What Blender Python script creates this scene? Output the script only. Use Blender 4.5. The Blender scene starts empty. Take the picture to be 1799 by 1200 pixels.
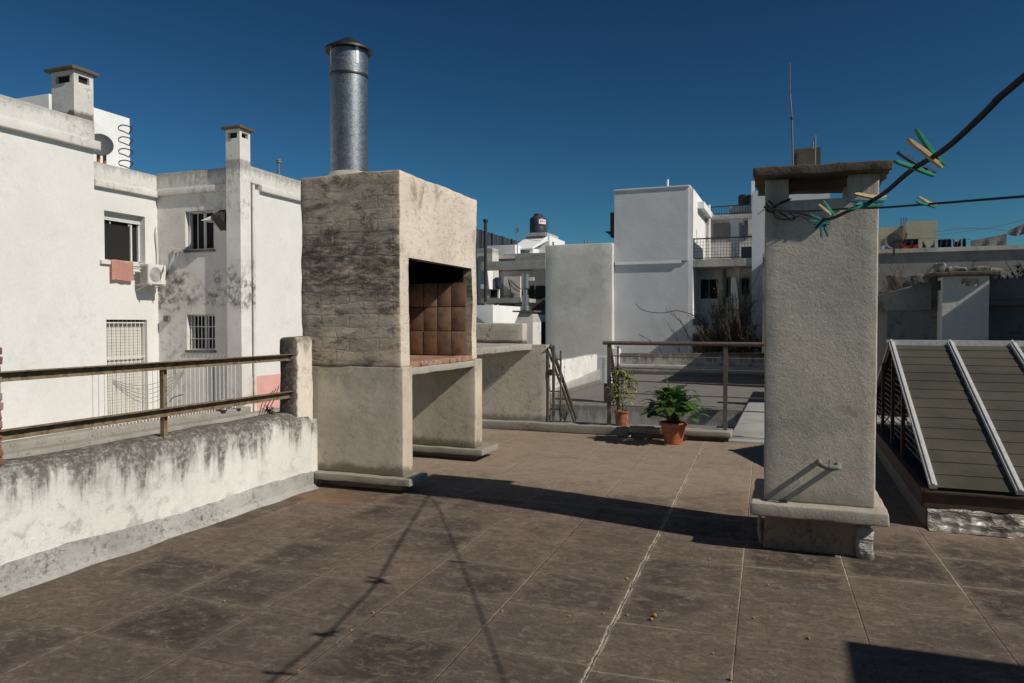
import bpy, bmesh, math, random
from mathutils import Vector, noise, Matrix
R=math.radians
random.seed(7)
scene=bpy.context.scene
col=scene.collection
# ------------------------------------------------------------ camera
TH=R(20.8); F=1290.0; PITCH=math.atan(32/F); CAMZ=1.5
cd=bpy.data.cameras.new('camera'); cam=bpy.data.objects.new('camera',cd); col.objects.link(cam)
cam.location=(0,0,CAMZ); cam.rotation_euler=(R(90)-PITCH,0,TH)
cd.sensor_width=36; cd.lens=F/1799*36; cd.clip_start=0.05; cd.clip_end=3000
scene.camera=cam
fwd=Vector((-math.sin(TH)*math.cos(PITCH),math.cos(TH)*math.cos(PITCH),-math.sin(PITCH)))
rgt=Vector((math.cos(TH),math.sin(TH),0)); upv=rgt.cross(fwd)
def at(px,py,x=None,y=None,z=None,t=None):
    """surveyed point: the sight line through a photo pixel met with a real plane"""
    d=fwd*F+rgt*(px-899.5)-upv*(py-600)
    o=Vector((0,0,CAMZ))
    if x is not None: k=x/d.x
    elif y is not None: k=y/d.y
    elif z is not None: k=(z-CAMZ)/d.z
    else: k=t/F
    return o+d*k
# ------------------------------------------------------------ world, sun
SUND=Vector((1,-.215,.813)).normalized()
el=math.asin(SUND.z)
w=bpy.data.worlds.new('World'); scene.world=w; w.use_nodes=True
nt=w.node_tree; nt.nodes.clear()
sky=nt.nodes.new('ShaderNodeTexSky'); sky.sky_type='NISHITA'; sky.sun_disc=False
sky.sun_elevation=el; sky.sun_rotation=math.atan2(SUND.x,SUND.y)
sky.air_density=1.0; sky.dust_density=0.3; sky.ozone_density=3.0; sky.altitude=300
tc=nt.nodes.new('ShaderNodeTexCoord'); sx=nt.nodes.new('ShaderNodeSeparateXYZ'); cx=nt.nodes.new('ShaderNodeCombineXYZ'); mz=nt.nodes.new('ShaderNodeMath')
nt.links.new(tc.outputs['Generated'],sx.inputs[0]); nt.links.new(sx.outputs[0],cx.inputs[0]); nt.links.new(sx.outputs[1],cx.inputs[1])
mz.operation='MULTIPLY_ADD'; nt.links.new(sx.outputs[2],mz.inputs[0]); mz.inputs[1].default_value=1.0; mz.inputs[2].default_value=.015; nt.links.new(mz.outputs[0],cx.inputs[2])
nt.links.new(cx.outputs[0],sky.inputs[0])
gm=nt.nodes.new('ShaderNodeGamma'); gm.inputs[1].default_value=1.7; nt.links.new(sky.outputs[0],gm.inputs[0])
tn=nt.nodes.new('ShaderNodeMix'); tn.data_type='RGBA'; tn.blend_type='MULTIPLY'; tn.inputs[0].default_value=1; nt.links.new(gm.outputs[0],tn.inputs[6]); tn.inputs[7].default_value=(.17,.290,.270,1)
bg=nt.nodes.new('ShaderNodeBackground'); bg.inputs[1].default_value=0.05
wo=nt.nodes.new('ShaderNodeOutputWorld')
nt.links.new(tn.outputs[2],bg.inputs[0]); nt.links.new(bg.outputs[0],wo.inputs[0])
sd=bpy.data.lights.new('sun','SUN'); sd.energy=4.2; sd.angle=R(.5); sd.color=(1,.93,.825)
sun=bpy.data.objects.new('sun',sd); col.objects.link(sun)
sun.rotation_euler=SUND.to_track_quat('Z','Y').to_euler()
scene.view_settings.view_transform='Standard'; scene.view_settings.look='None'
scene.view_settings.exposure=0.0
scene.render.engine='CYCLES'
scene.cycles.max_bounces=5; scene.cycles.diffuse_bounces=3; scene.cycles.glossy_bounces=3
# ------------------------------------------------------------ material helpers
class N:
    def __init__(s,name):
        s.m=bpy.data.materials.new(name); s.m.use_nodes=True; s.t=s.m.node_tree; s.t.nodes.clear()
        s.out=s.n('OutputMaterial'); s.b=s.n('BsdfPrincipled'); s.l(s.b.outputs[0],s.out.inputs[0])
        s.geo=s.n('NewGeometry'); s.pos=s.geo.outputs['Position']; s.h=None
    def n(s,k): return s.t.nodes.new('ShaderNode'+k)
    def l(s,a,b): s.t.links.new(a,b)
    def val(s,inp,v):
        if hasattr(v,'is_output') or isinstance(v,bpy.types.NodeSocket): s.l(v,inp)
        else: inp.default_value=v
    def scale(s,v,sx,sy,sz,off=(0,0,0)):
        m=s.n('Mapping'); s.l(v,m.inputs[0]); m.inputs['Scale'].default_value=(sx,sy,sz); m.inputs['Location'].default_value=off
        return m.outputs[0]
    def noise(s,sc,det=6,rough=.55,vec=None,dist=0):
        k=s.n('TexNoise'); s.l(vec if vec is not None else s.pos,k.inputs['Vector'])
        k.inputs['Scale'].default_value=sc; k.inputs['Detail'].default_value=det; k.inputs['Roughness'].default_value=rough
        k.inputs['Distortion'].default_value=dist
        return k.outputs[0]
    def ramp(s,f,a,b,va=0.,vb=1.):
        k=s.n('MapRange'); s.val(k.inputs[0],f); k.inputs[1].default_value=a; k.inputs[2].default_value=b
        k.inputs[3].default_value=va; k.inputs[4].default_value=vb; k.interpolation_type='SMOOTHSTEP'
        return k.outputs[0]
    def math(s,op,a,b=0.,c=None):
        k=s.n('Math'); k.operation=op; s.val(k.inputs[0],a); s.val(k.inputs[1],b)
        if c is not None: s.val(k.inputs[2],c)
        return k.outputs[0]
    def mix(s,f,a,b):
        k=s.n('Mix'); k.data_type='RGBA'; s.val(k.inputs[0],f)
        for i,v in ((6,a),(7,b)):
            if isinstance(v,tuple): k.inputs[i].default_value=(*v,1)
            else: s.l(v,k.inputs[i])
        return k.outputs[2]
    def xyz(s,v=None):
        k=s.n('SeparateXYZ'); s.l(v if v is not None else s.pos,k.inputs[0]); return k.outputs
    def comb(s,x,y,z):
        k=s.n('CombineXYZ'); s.val(k.inputs[0],x); s.val(k.inputs[1],y); s.val(k.inputs[2],z); return k.outputs[0]
    def bump(s,h,dist,st=1.):
        k=s.n('Bump'); s.l(h,k.inputs['Height']); k.inputs['Distance'].default_value=dist; k.inputs['Strength'].default_value=st
        if s.h is not None: s.l(s.h,k.inputs['Normal'])
        s.h=k.outputs[0]; s.l(s.h,s.b.inputs['Normal'])
    def fin(s,c,rough=.85,metal=0.,spec=.3):
        if isinstance(c,tuple): s.b.inputs['Base Color'].default_value=(*c,1)
        else: s.l(c,s.b.inputs['Base Color'])
        s.val(s.b.inputs['Roughness'],rough); s.b.inputs['Metallic'].default_value=metal
        s.b.inputs['Specular IOR Level'].default_value=spec
        return s.m
def plaster(name,base,tint,dark,blotch=.5,bs=1.2,streak=None,grain=60,gb=.002,mb=.006,ms=7,speck=.15,crack=0.,cs=1.2,low=None,off=(0,0,0),patch=None,side=None):
    """weathered render: tone drift, algae blotches, run-off streaks below a coping line, hairline cracks"""
    n=N(name); p=n.scale(n.pos,1,1,1,off)
    c=n.mix(n.ramp(n.noise(.9,5,.6,p),.35,.65),base,tint)
    c=n.mix(n.math('MULTIPLY',n.ramp(n.noise(14,6,.7,p),.45,.75),.35),c,tuple(v*.72 for v in base))
    if blotch:
        m=n.math('MULTIPLY',n.ramp(n.noise(bs,3,.5,p),.45,.62),n.ramp(n.noise(bs*7,9,.75,p,.4),.47,.66))
        c=n.mix(n.math('MULTIPLY',m,blotch),c,dark)
    z=n.xyz()[2]
    if streak:
        for (zt,ln,amt) in streak:
            a=n.ramp(z,zt-ln,zt); cap=n.ramp(z,zt+.12,zt+.2,1,0)
            sv=n.scale(n.pos,5,5,.42)
            sn=n.noise(1.6,8,.65,sv); s2=n.noise(9,8,.75,n.scale(n.pos,1,1,.5))
            lvl=n.math('ADD',n.math('MULTIPLY',a,1.15),n.math('ADD',n.math('MULTIPLY',n.math('SUBTRACT',sn,.5),3.4),n.math('MULTIPLY',n.math('SUBTRACT',s2,.5),1.2)))
            gr=n.ramp(n.noise(26,6,.75),.33,.60,.25,1)
            soft=n.math('MULTIPLY',n.math('MULTIPLY',cap,n.ramp(lvl,.15,1.1)),n.ramp(z,zt-ln*1.35,zt-ln*.6))
            soft=n.math('MULTIPLY',soft,n.ramp(n.noise(11,7,.75,n.scale(n.pos,1,1,.7,(3,3,1))),.30,.66,.35,1))
            c=n.mix(n.math('MULTIPLY',soft,amt*.62),c,tuple(.35*q+.65*k for q,k in zip(base,dark)))
            m=n.math('MULTIPLY',n.math('MULTIPLY',n.ramp(lvl,.55,1.10),n.math('MULTIPLY',cap,gr)),n.ramp(z,zt-ln*1.0,zt-ln*.5))
            c=n.mix(n.math('MULTIPLY',m,amt*.9),c,dark)
            top=n.ramp(n.math('ADD',z,n.math('MULTIPLY',n.math('SUBTRACT',n.noise(6,8,.72),.5),ln*.42)),zt-ln*.25,zt-ln*.05)
            top=n.math('MULTIPLY',n.math('MULTIPLY',top,cap),n.math('MULTIPLY',n.ramp(n.noise(13,9,.82),.36,.56,.35,1),n.ramp(n.noise(45,5,.8,n.scale(n.pos,1,.6,1)),.40,.54,.55,1)))
            c=n.mix(n.math('MULTIPLY',top,amt),c,dark)
    if patch:
        z0,z1,amt,fr=patch
        a=n.math('ADD',n.math('MULTIPLY',n.ramp(z,z0,z0+(z1-z0)*.4),n.ramp(z,z1-(z1-z0)*.4,z1,1,0)),n.math('MULTIPLY',n.math('SUBTRACT',n.noise(fr*.35,4,.6,n.scale(n.pos,1,1,1,(2,9,4))),.5),3.0))
        m=n.math('MULTIPLY',n.ramp(a,.45,1.0),n.ramp(n.noise(fr*2.6,10,.74),.40,.62))
        c=n.mix(n.math('MULTIPLY',m,amt),c,dark)
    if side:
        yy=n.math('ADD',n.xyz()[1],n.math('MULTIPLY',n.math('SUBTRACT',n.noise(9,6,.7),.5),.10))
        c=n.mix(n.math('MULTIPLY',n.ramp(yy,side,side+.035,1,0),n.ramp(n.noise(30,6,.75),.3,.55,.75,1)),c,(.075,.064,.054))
    if low:
        zb,ln,amt=low
        a=n.math('ADD',n.ramp(z,zb,zb+ln,1,0),n.math('MULTIPLY',n.math('SUBTRACT',n.noise(5,8,.7),.5),1.4))
        m=n.math('MULTIPLY',n.ramp(a,.4,.9),n.ramp(z,zb+ln*.8,zb+ln*1.5,1,0))
        c=n.mix(n.math('MULTIPLY',m,amt),c,dark)
    c=n.mix(n.math('MULTIPLY',n.ramp(n.noise(grain,3,.6),.5,.8),speck),c,dark)
    if crack:
        w=n.noise(2.5,4,.6,p); v=n.n('TexVoronoi'); v.feature='DISTANCE_TO_EDGE'
        wv=n.n('VectorMath'); wv.operation='ADD'; n.l(p,wv.inputs[0]); n.l(n.comb(w,w,w),wv.inputs[1])
        n.l(wv.outputs[0],v.inputs['Vector']); v.inputs['Scale'].default_value=cs
        m=n.math('MULTIPLY',n.ramp(v.outputs[0],.001,.012,1,0),n.ramp(n.noise(1.7,2,.5,p),.5,.6))
        m=n.math('MULTIPLY',m,crack)
        c=n.mix(m,c,tuple(q*.5 for q in dark)); n.bump(n.math('SUBTRACT',1,m),.004)
    n.bump(n.noise(ms,6,.6,p),mb); n.bump(n.noise(grain,4,.7),gb)
    return n.fin(c,.92,0,.2)
def simple(name,c,rough=.6,metal=0.,var=.25,vs=20,bump=0.,spec=.4,rust=None):
    n=N(name); cc=n.mix(n.ramp(n.noise(vs,5,.6),.35,.7),c,tuple(v*(1-var) for v in c))
    if rust: cc=n.mix(n.math('MULTIPLY',n.ramp(n.noise(rust[2],8,.7),.48,.6),rust[1]),cc,rust[0])
    if bump: n.bump(n.noise(vs*2,5,.6),bump)
    return n.fin(cc,rough,metal,spec)
M={}
WH=(.72,.70,.655)
M['parapet']=plaster('parapet_paint',(.75,.735,.695),(.66,.645,.605),(.10,.085,.07),.45,1.0,[(.70,.48,1.)],70,.002,.007,9,.2,0)
M['parapet_flash']=plaster('silver_membrane_paint',(.42,.41,.385),(.27,.262,.245),(.13,.118,.10),.95,4,[(.20,.10,.55)],50,.003,.012,8,.35,.5,4)
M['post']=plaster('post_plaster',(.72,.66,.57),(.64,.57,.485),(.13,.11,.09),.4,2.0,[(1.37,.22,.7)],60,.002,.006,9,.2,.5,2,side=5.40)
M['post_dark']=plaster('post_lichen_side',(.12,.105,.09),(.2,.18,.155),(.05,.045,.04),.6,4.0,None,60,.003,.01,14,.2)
M['grill_low']=plaster('grill_smooth_render',(.62,.545,.44),(.43,.375,.30),(.17,.145,.11),.45,1.9,[(1.12,.35,.35)],80,.0018,.006,8,.3,0,1,(.12,.22,.9))
M['neigh']=plaster('neighbour_white_paint',(.70,.68,.655),(.655,.64,.61),(.25,.235,.21),.16,.55,None,30,.003,.008,3,.08)
M['neigh_top']=plaster('neighbour_parapet_paint',(.67,.65,.61),(.58,.56,.52),(.17,.155,.135),.55,1.1,[(6.68,.30,.35),(5.72,.35,.45)],30,.003,.008,4,.15)
M['neigh_y']=plaster('neighbour_mouldy_paint',(.72,.69,.65),(.62,.59,.55),(.12,.11,.095),.5,.6,[(5.75,.5,.45)],25,.004,.01,4,.15,patch=(1.5,3.7,.95,2.2))
M['stain']=plaster('chimney_stained_render',(.64,.62,.58),(.50,.48,.45),(.10,.09,.075),.5,1.4,None,25,.004,.01,5,.2,low=(6.75,.3,.9))
M['pink']=simple('pink_paint',(.66,.36,.31),.85,0,.12,3,.003)
M['capstone']=plaster('mossy_cap_concrete',(.135,.112,.085),(.10,.083,.06),(.035,.03,.02),.75,5,None,40,.004,.008,12,.3)
M['concrete']=plaster('slab_concrete',(.40,.37,.325),(.31,.285,.25),(.09,.08,.065),.7,4,None,60,.003,.006,12,.3,.4,3)
M['kerb']=plaster('kerb_concrete',(.34,.315,.28),(.26,.24,.205),(.085,.075,.06),.7,3,None,60,.003,.006,12,.3)
M['counter']=plaster('counter_render',(.56,.51,.43),(.47,.43,.36),(.14,.125,.095),.55,2.2,[(1.2,.12,.4)],60,.002,.005,9,.2,.3,1.5,(.12,.2,.6))
M['backsplash']=plaster('backsplash_mouldy',(.55,.49,.41),(.45,.40,.33),(.10,.085,.065),.9,2.6,None,60,.003,.006,9,.2,0,1,(1.2,.12,.9))
M['white_b']=plaster('white_building',(.80,.80,.79),(.74,.74,.73),(.3,.3,.29),.22,.4,None,12,.004,.01,2,.05)
M['grey_b']=plaster('grey_render_building',(.60,.585,.545),(.52,.505,.465),(.3,.29,.26),.5,.25,None,12,.004,.012,1.5,.08)
M['blue_b']=plaster('bluegrey_building',(.60,.61,.62),(.55,.56,.57),(.34,.35,.36),.3,.3,None,12,.003,.01,2,.05)
M['slab_b']=plaster('stained_slab_edge',(.5,.48,.44),(.38,.36,.32),(.12,.11,.09),.7,.9,None,12,.004,.01,4,.2)
M['dirty_w']=plaster('dirty_low_wall',(.44,.41,.37),(.34,.32,.285),(.06,.055,.047),1.0,.9,[(.34,.55,.9)],20,.004,.01,3,.2)
M['alu_roof']=plaster('aluminium_painted_roof',(.39,.38,.36),(.31,.30,.285),(.14,.13,.115),.7,.8,[(-.54,.55,.9)],20,.004,.012,2,.2)
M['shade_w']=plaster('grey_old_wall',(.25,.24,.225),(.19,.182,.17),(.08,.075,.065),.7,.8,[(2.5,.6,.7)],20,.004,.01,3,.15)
M['beige_b']=plaster('beige_tank_house',(.50,.45,.33),(.43,.39,.29),(.2,.18,.13),.4,.5,None,12,.004,.01,2,.08)
M['dark']=simple('dark_interior',(.012,.011,.010),.8,0,.2)
M['glass']=simple('dark_window_glass',(.010,.010,.011),.35,0,.3,2,0,.12)
M['alum']=simple('white_aluminium',(.62,.61,.59),.45,.0,.12,8)
M['alum_bare']=simple('mill_aluminium',(.68,.67,.65),.42,.2,.2,25,.0005)
M['steel_rust']=simple('rusted_rail_paint',(.245,.19,.12),.72,.1,.3,18,.001,.4,((.12,.055,.025),.8,22))
M['steel_brown']=simple('brown_steel',(.075,.055,.042),.6,.2,.35,14,.001,.4,((.09,.04,.02),.7,16))
M['rail_grey']=simple('grey_rail_paint',(.17,.15,.135),.5,.3,.25,16,.0005,.5,((.16,.085,.045),.5,6))
M['grill_bar']=simple('white_bar_paint',(.66,.64,.60),.5,0,.1,8)
M['black_bar']=simple('black_bar_paint',(.03,.03,.032),.5,0,.2,8)
M['dark_bar']=simple('dark_slat_frame',(.04,.035,.03),.6,.1,.2,8)
M['rope']=simple('dark_rope',(.018,.02,.022),.85,0,.3,180,.001)
M['rope_far']=simple('dark_green_rope',(.02,.035,.03),.85,0,.3,150,.001)
M['peg_green']=simple('green_plastic',(.02,.26,.17),.45,0,.2,60)
M['peg_dgreen']=simple('dark_green_plastic',(.012,.12,.085),.45,0,.2,60)
M['peg_blue']=simple('blue_plastic',(.015,.075,.17),.45,0,.2,60)
M['peg_wood']=simple('cream_wood',(.56,.43,.23),.7,0,.3,70)
M['wire']=simple('spring_wire',(.10,.09,.08),.4,.8,.2,60)
M['tap']=simple('painted_grey_pipe',(.21,.225,.19),.75,0,.3,60,.001)
M['terracotta']=simple('terracotta',(.40,.105,.05),.75,0,.3,14,.001,.3,((.42,.24,.17),.5,9))
M['terra_old']=simple('faded_terracotta',(.34,.12,.065),.8,0,.35,18,.001,.3,((.40,.28,.21),.7,11))
M['soil']=simple('soil',(.03,.022,.016),.95,0,.4,60,.004)
M['bark']=simple('twig_bark',(.15,.11,.08),.85,0,.4,40)
M['towel']=simple('salmon_towel',(.82,.44,.36),.95,0,.1,12,.004)
M['cloth_w']=simple('white_cloth',(.75,.75,.76),.9,0,.12,9,.004)
M['cloth_g']=simple('grey_tarp_cloth',(.42,.40,.38),.85,0,.4,3,.01)
M['cloth_n']=simple('navy_cloth',(.02,.025,.06),.9,0,.2,9)
M['cloth_r']=simple('red_cloth',(.45,.05,.03),.9,0,.3,4)
M['cloth_b']=simple('light_blue_cloth',(.35,.45,.62),.9,0,.3,4)
M['cloth_m']=simple('patterned_cloth',(.22,.12,.11),.9,0,.6,8)
M['dish']=simple('dark_dish_paint',(.075,.08,.09),.7,0,.15,8)
M['tank']=simple('dark_tank_plastic',(.045,.05,.06),.45,0,.2,3)
M['label_w']=simple('white_label',(.78,.77,.76),.6,0,.05,5)
M['label_r']=simple('red_print',(.5,.06,.05),.6,0,.1,5)
M['screen']=simple('dark_blue_sheet',(.045,.062,.085),.6,0,.35,1.2)
M['rustm']=simple('rust',(.42,.16,.05),.85,0,.4,14)
M['berry']=simple('dried_yellow_berry',(.42,.24,.06),.7,0,.5,60)
M['plastic_w']=simple('ac_white',(.66,.645,.60),.5,0,.1,5)
M['grey_metal']=simple('grey_fan_guard',(.34,.325,.30),.5,.1,.2,5)
def leafmat(name,a,b,tr=.25,cream=None):
    n=N(name); c=n.mix(n.ramp(n.noise(28,3,.5),.35,.65),a,b)
    if cream: c=n.mix(n.ramp(n.noise(38,2,.5),.50,.56),c,cream)
    n.fin(c,.42,0,.45)
    t=n.n('BsdfTranslucent'); n.l(c,t.inputs[0]); ms=n.n('MixShader'); ms.inputs[0].default_value=tr
    n.l(n.b.outputs[0],ms.inputs[1]); n.l(t.outputs[0],ms.inputs[2]); n.l(ms.outputs[0],n.out.inputs[0]); return n.m
M['leaf']=leafmat('deep_green_leaf',(.040,.095,.020),(.085,.165,.035))
M['leaf_var']=leafmat('variegated_leaf',(.09,.15,.03),(.14,.20,.04),.3,(.50,.48,.14))
M['leaf_dull']=leafmat('dull_hedge_leaf',(.055,.07,.028),(.09,.10,.04))
M['weed']=leafmat('weed_leaf',(.05,.09,.03),(.09,.13,.045))
def mat_floor():
    n=N('roof_tile_paving'); x,y,z=n.xyz()
    wob=n.math('MULTIPLY',n.math('SUBTRACT',n.noise(1.3,4,.6),.5),.05)
    wob2=n.math('MULTIPLY',n.math('SUBTRACT',n.noise(22,4,.6),.5),.010)
    # long expansion joint, drifting from x=-.80 to -.98
    jx=n.math('ADD',x,n.math('MULTIPLY',n.math('SUBTRACT',y,2.9),.030))
    jd=n.math('ABSOLUTE',n.math('ADD',n.math('ADD',jx,.80),n.math('MULTIPLY',n.math('SUBTRACT',n.noise(5,6,.65),.5),.05)))
    def grid(c,off,per):
        k=n.math('DIVIDE',n.math('ADD',n.math('ADD',c,off),wob2),per)
        fr=n.math('SUBTRACT',k,n.math('FLOOR',n.math('ADD',k,.5)))
        return n.math('MULTIPLY',n.math('ABSOLUTE',fr),per)
    left=n.math('LESS_THAN',jx,-.8)
    gx=grid(jx,.80,.59)
    yr=n.math('SUBTRACT',y,n.math('MULTIPLY',x,.06))
    gy=grid(n.math('ADD',n.math('MULTIPLY',left,y),n.math('MULTIPLY',n.math('SUBTRACT',1,left),yr)),-4.19,.545)
    d=n.math('MINIMUM',gx,gy)
    def cell(c,off,per): return n.math('FLOOR',n.math('ADD',n.math('DIVIDE',n.math('ADD',n.math('ADD',c,off),wob2),per),0.))
    wn=n.n('TexWhiteNoise'); wn.noise_dimensions='2D'
    n.l(n.comb(cell(jx,.80,.59),cell(n.math('ADD',n.math('MULTIPLY',left,y),n.math('MULTIPLY',n.math('SUBTRACT',1,left),yr)),-4.19,.545),0),wn.inputs['Vector'])
    tv=wn.outputs['Value']
    base=n.mix(n.ramp(n.noise(1.1,5,.6),.35,.65),(.225,.168,.126),(.160,.119,.090))
    base=n.mix(n.math('MULTIPLY',tv,.42),base,(.125,.094,.073))
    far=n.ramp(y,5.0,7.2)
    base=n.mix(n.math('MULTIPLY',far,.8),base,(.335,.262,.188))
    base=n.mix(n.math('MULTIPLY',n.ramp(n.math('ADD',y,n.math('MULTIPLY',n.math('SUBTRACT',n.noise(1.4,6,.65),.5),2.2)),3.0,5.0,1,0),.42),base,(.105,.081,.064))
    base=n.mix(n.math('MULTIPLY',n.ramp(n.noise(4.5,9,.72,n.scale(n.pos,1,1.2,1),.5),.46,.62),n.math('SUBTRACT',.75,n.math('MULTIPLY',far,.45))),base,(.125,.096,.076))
    # dark mould: patches that stop short of the joints
    dm=n.math('MULTIPLY',n.ramp(n.noise(.75,4,.55,n.scale(n.pos,1,1,1,(3.3,1.1,0))),.36,.56),n.ramp(n.noise(7,9,.75,n.scale(n.pos,1,1.4,1),.6),.34,.54))
    dm=n.math('MULTIPLY',dm,n.ramp(n.math('ADD',d,n.math('MULTIPLY',n.math('SUBTRACT',n.noise(9,5,.7),.5),.10)),.0,.09))
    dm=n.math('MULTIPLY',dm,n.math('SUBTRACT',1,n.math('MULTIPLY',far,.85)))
    dm=n.math('MULTIPLY',dm,n.math('ADD',.30,n.math('MULTIPLY',n.ramp(tv,.35,.6),.70)))
    base=n.mix(n.math('MULTIPLY',dm,.92),base,(.042,.032,.026))
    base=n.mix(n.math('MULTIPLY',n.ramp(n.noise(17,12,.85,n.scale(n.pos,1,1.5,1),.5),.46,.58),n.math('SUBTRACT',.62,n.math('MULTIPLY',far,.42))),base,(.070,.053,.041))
    base=n.mix(n.math('MULTIPLY',n.ramp(n.noise(9,12,.85,n.scale(n.pos,1,1.4,1,(4,4,1)),.8),.51,.60),.42),base,(.30,.242,.19))
    # pale lime veins
    ve=n.ramp(n.math('ABSOLUTE',n.math('SUBTRACT',n.noise(4.5,9,.72,n.scale(n.pos,1,1.3,1),1.6),.5)),.0,.010,1,0)
    ve=n.math('MULTIPLY',ve,n.ramp(n.noise(1.9,4,.6,n.scale(n.pos,1,1,1,(6,1,3))),.50,.60))
    base=n.mix(n.math('MULTIPLY',ve,.45),base,(.30,.25,.205))
    # rusty area by the grill
    px_=n.math('SUBTRACT',x,-3.75); py_=n.math('SUBTRACT',y,5.35)
    rr=n.math('SQRT',n.math('ADD',n.math('MULTIPLY',px_,px_),n.math('MULTIPLY',n.math('MULTIPLY',py_,py_),4.)))
    base=n.mix(n.math('MULTIPLY',n.ramp(n.math('ADD',rr,n.math('MULTIPLY',n.noise(6,6,.6),.5)),.3,1.0,1,0),.55),base,(.22,.115,.06))
    # joints
    gm=n.ramp(n.noise(.8,3,.5,n.scale(n.pos,1,1,1,(5,2,0))),.47,.60)
    jm=n.math('MULTIPLY',n.ramp(n.math('ADD',d,n.math('MULTIPLY',n.math('SUBTRACT',n.noise(19,6,.7),.5),.016)),.0015,.009,1,0),n.math('MULTIPLY',n.math('ADD',.05,n.math('MULTIPLY',gm,.75)),n.ramp(n.noise(16,5,.7),.36,.5,.35,1)))
    jm=n.math('MULTIPLY',jm,n.math('SUBTRACT',1,n.math('MULTIPLY',left,.45)))
    base=n.mix(jm,base,(.38,.315,.245))
    jk=n.math('MULTIPLY',n.ramp(d,.001,.004,1,0),n.math('SUBTRACT',1,gm))
    base=n.mix(n.math('MULTIPLY',jk,n.math('MULTIPLY',n.ramp(n.noise(1.1,3,.5,n.scale(n.pos,1,1,1,(1,7,0))),.42,.6),.5)),base,(.06,.047,.037))
    em=n.math('MULTIPLY',n.ramp(n.math('ADD',jd,n.math('MULTIPLY',n.math('SUBTRACT',n.noise(7,6,.7),.5),.030)),.006,.016,1,0),n.ramp(n.noise(22,6,.75),.36,.52))
    base=n.mix(n.math('MULTIPLY',em,.8),base,(.50,.44,.36))
    ek=n.math('MULTIPLY',n.ramp(jd,.0015,.0045,1,0),n.ramp(n.noise(5,5,.7),.42,.56,.25,1))
    base=n.mix(n.math('MULTIPLY',ek,.85),base,(.035,.028,.022))
    n.bump(n.noise(2.0,5,.6),.02); n.bump(n.noise(20,8,.75,n.scale(n.pos,1,1.4,1)),.009); n.bump(n.noise(120,3,.6),.0015)
    n.bump(n.math('SUBTRACT',1,n.math('MAXIMUM',n.ramp(d,.0,.006,1,0),ek)),.004)
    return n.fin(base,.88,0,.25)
M['floor']=mat_floor()
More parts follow.
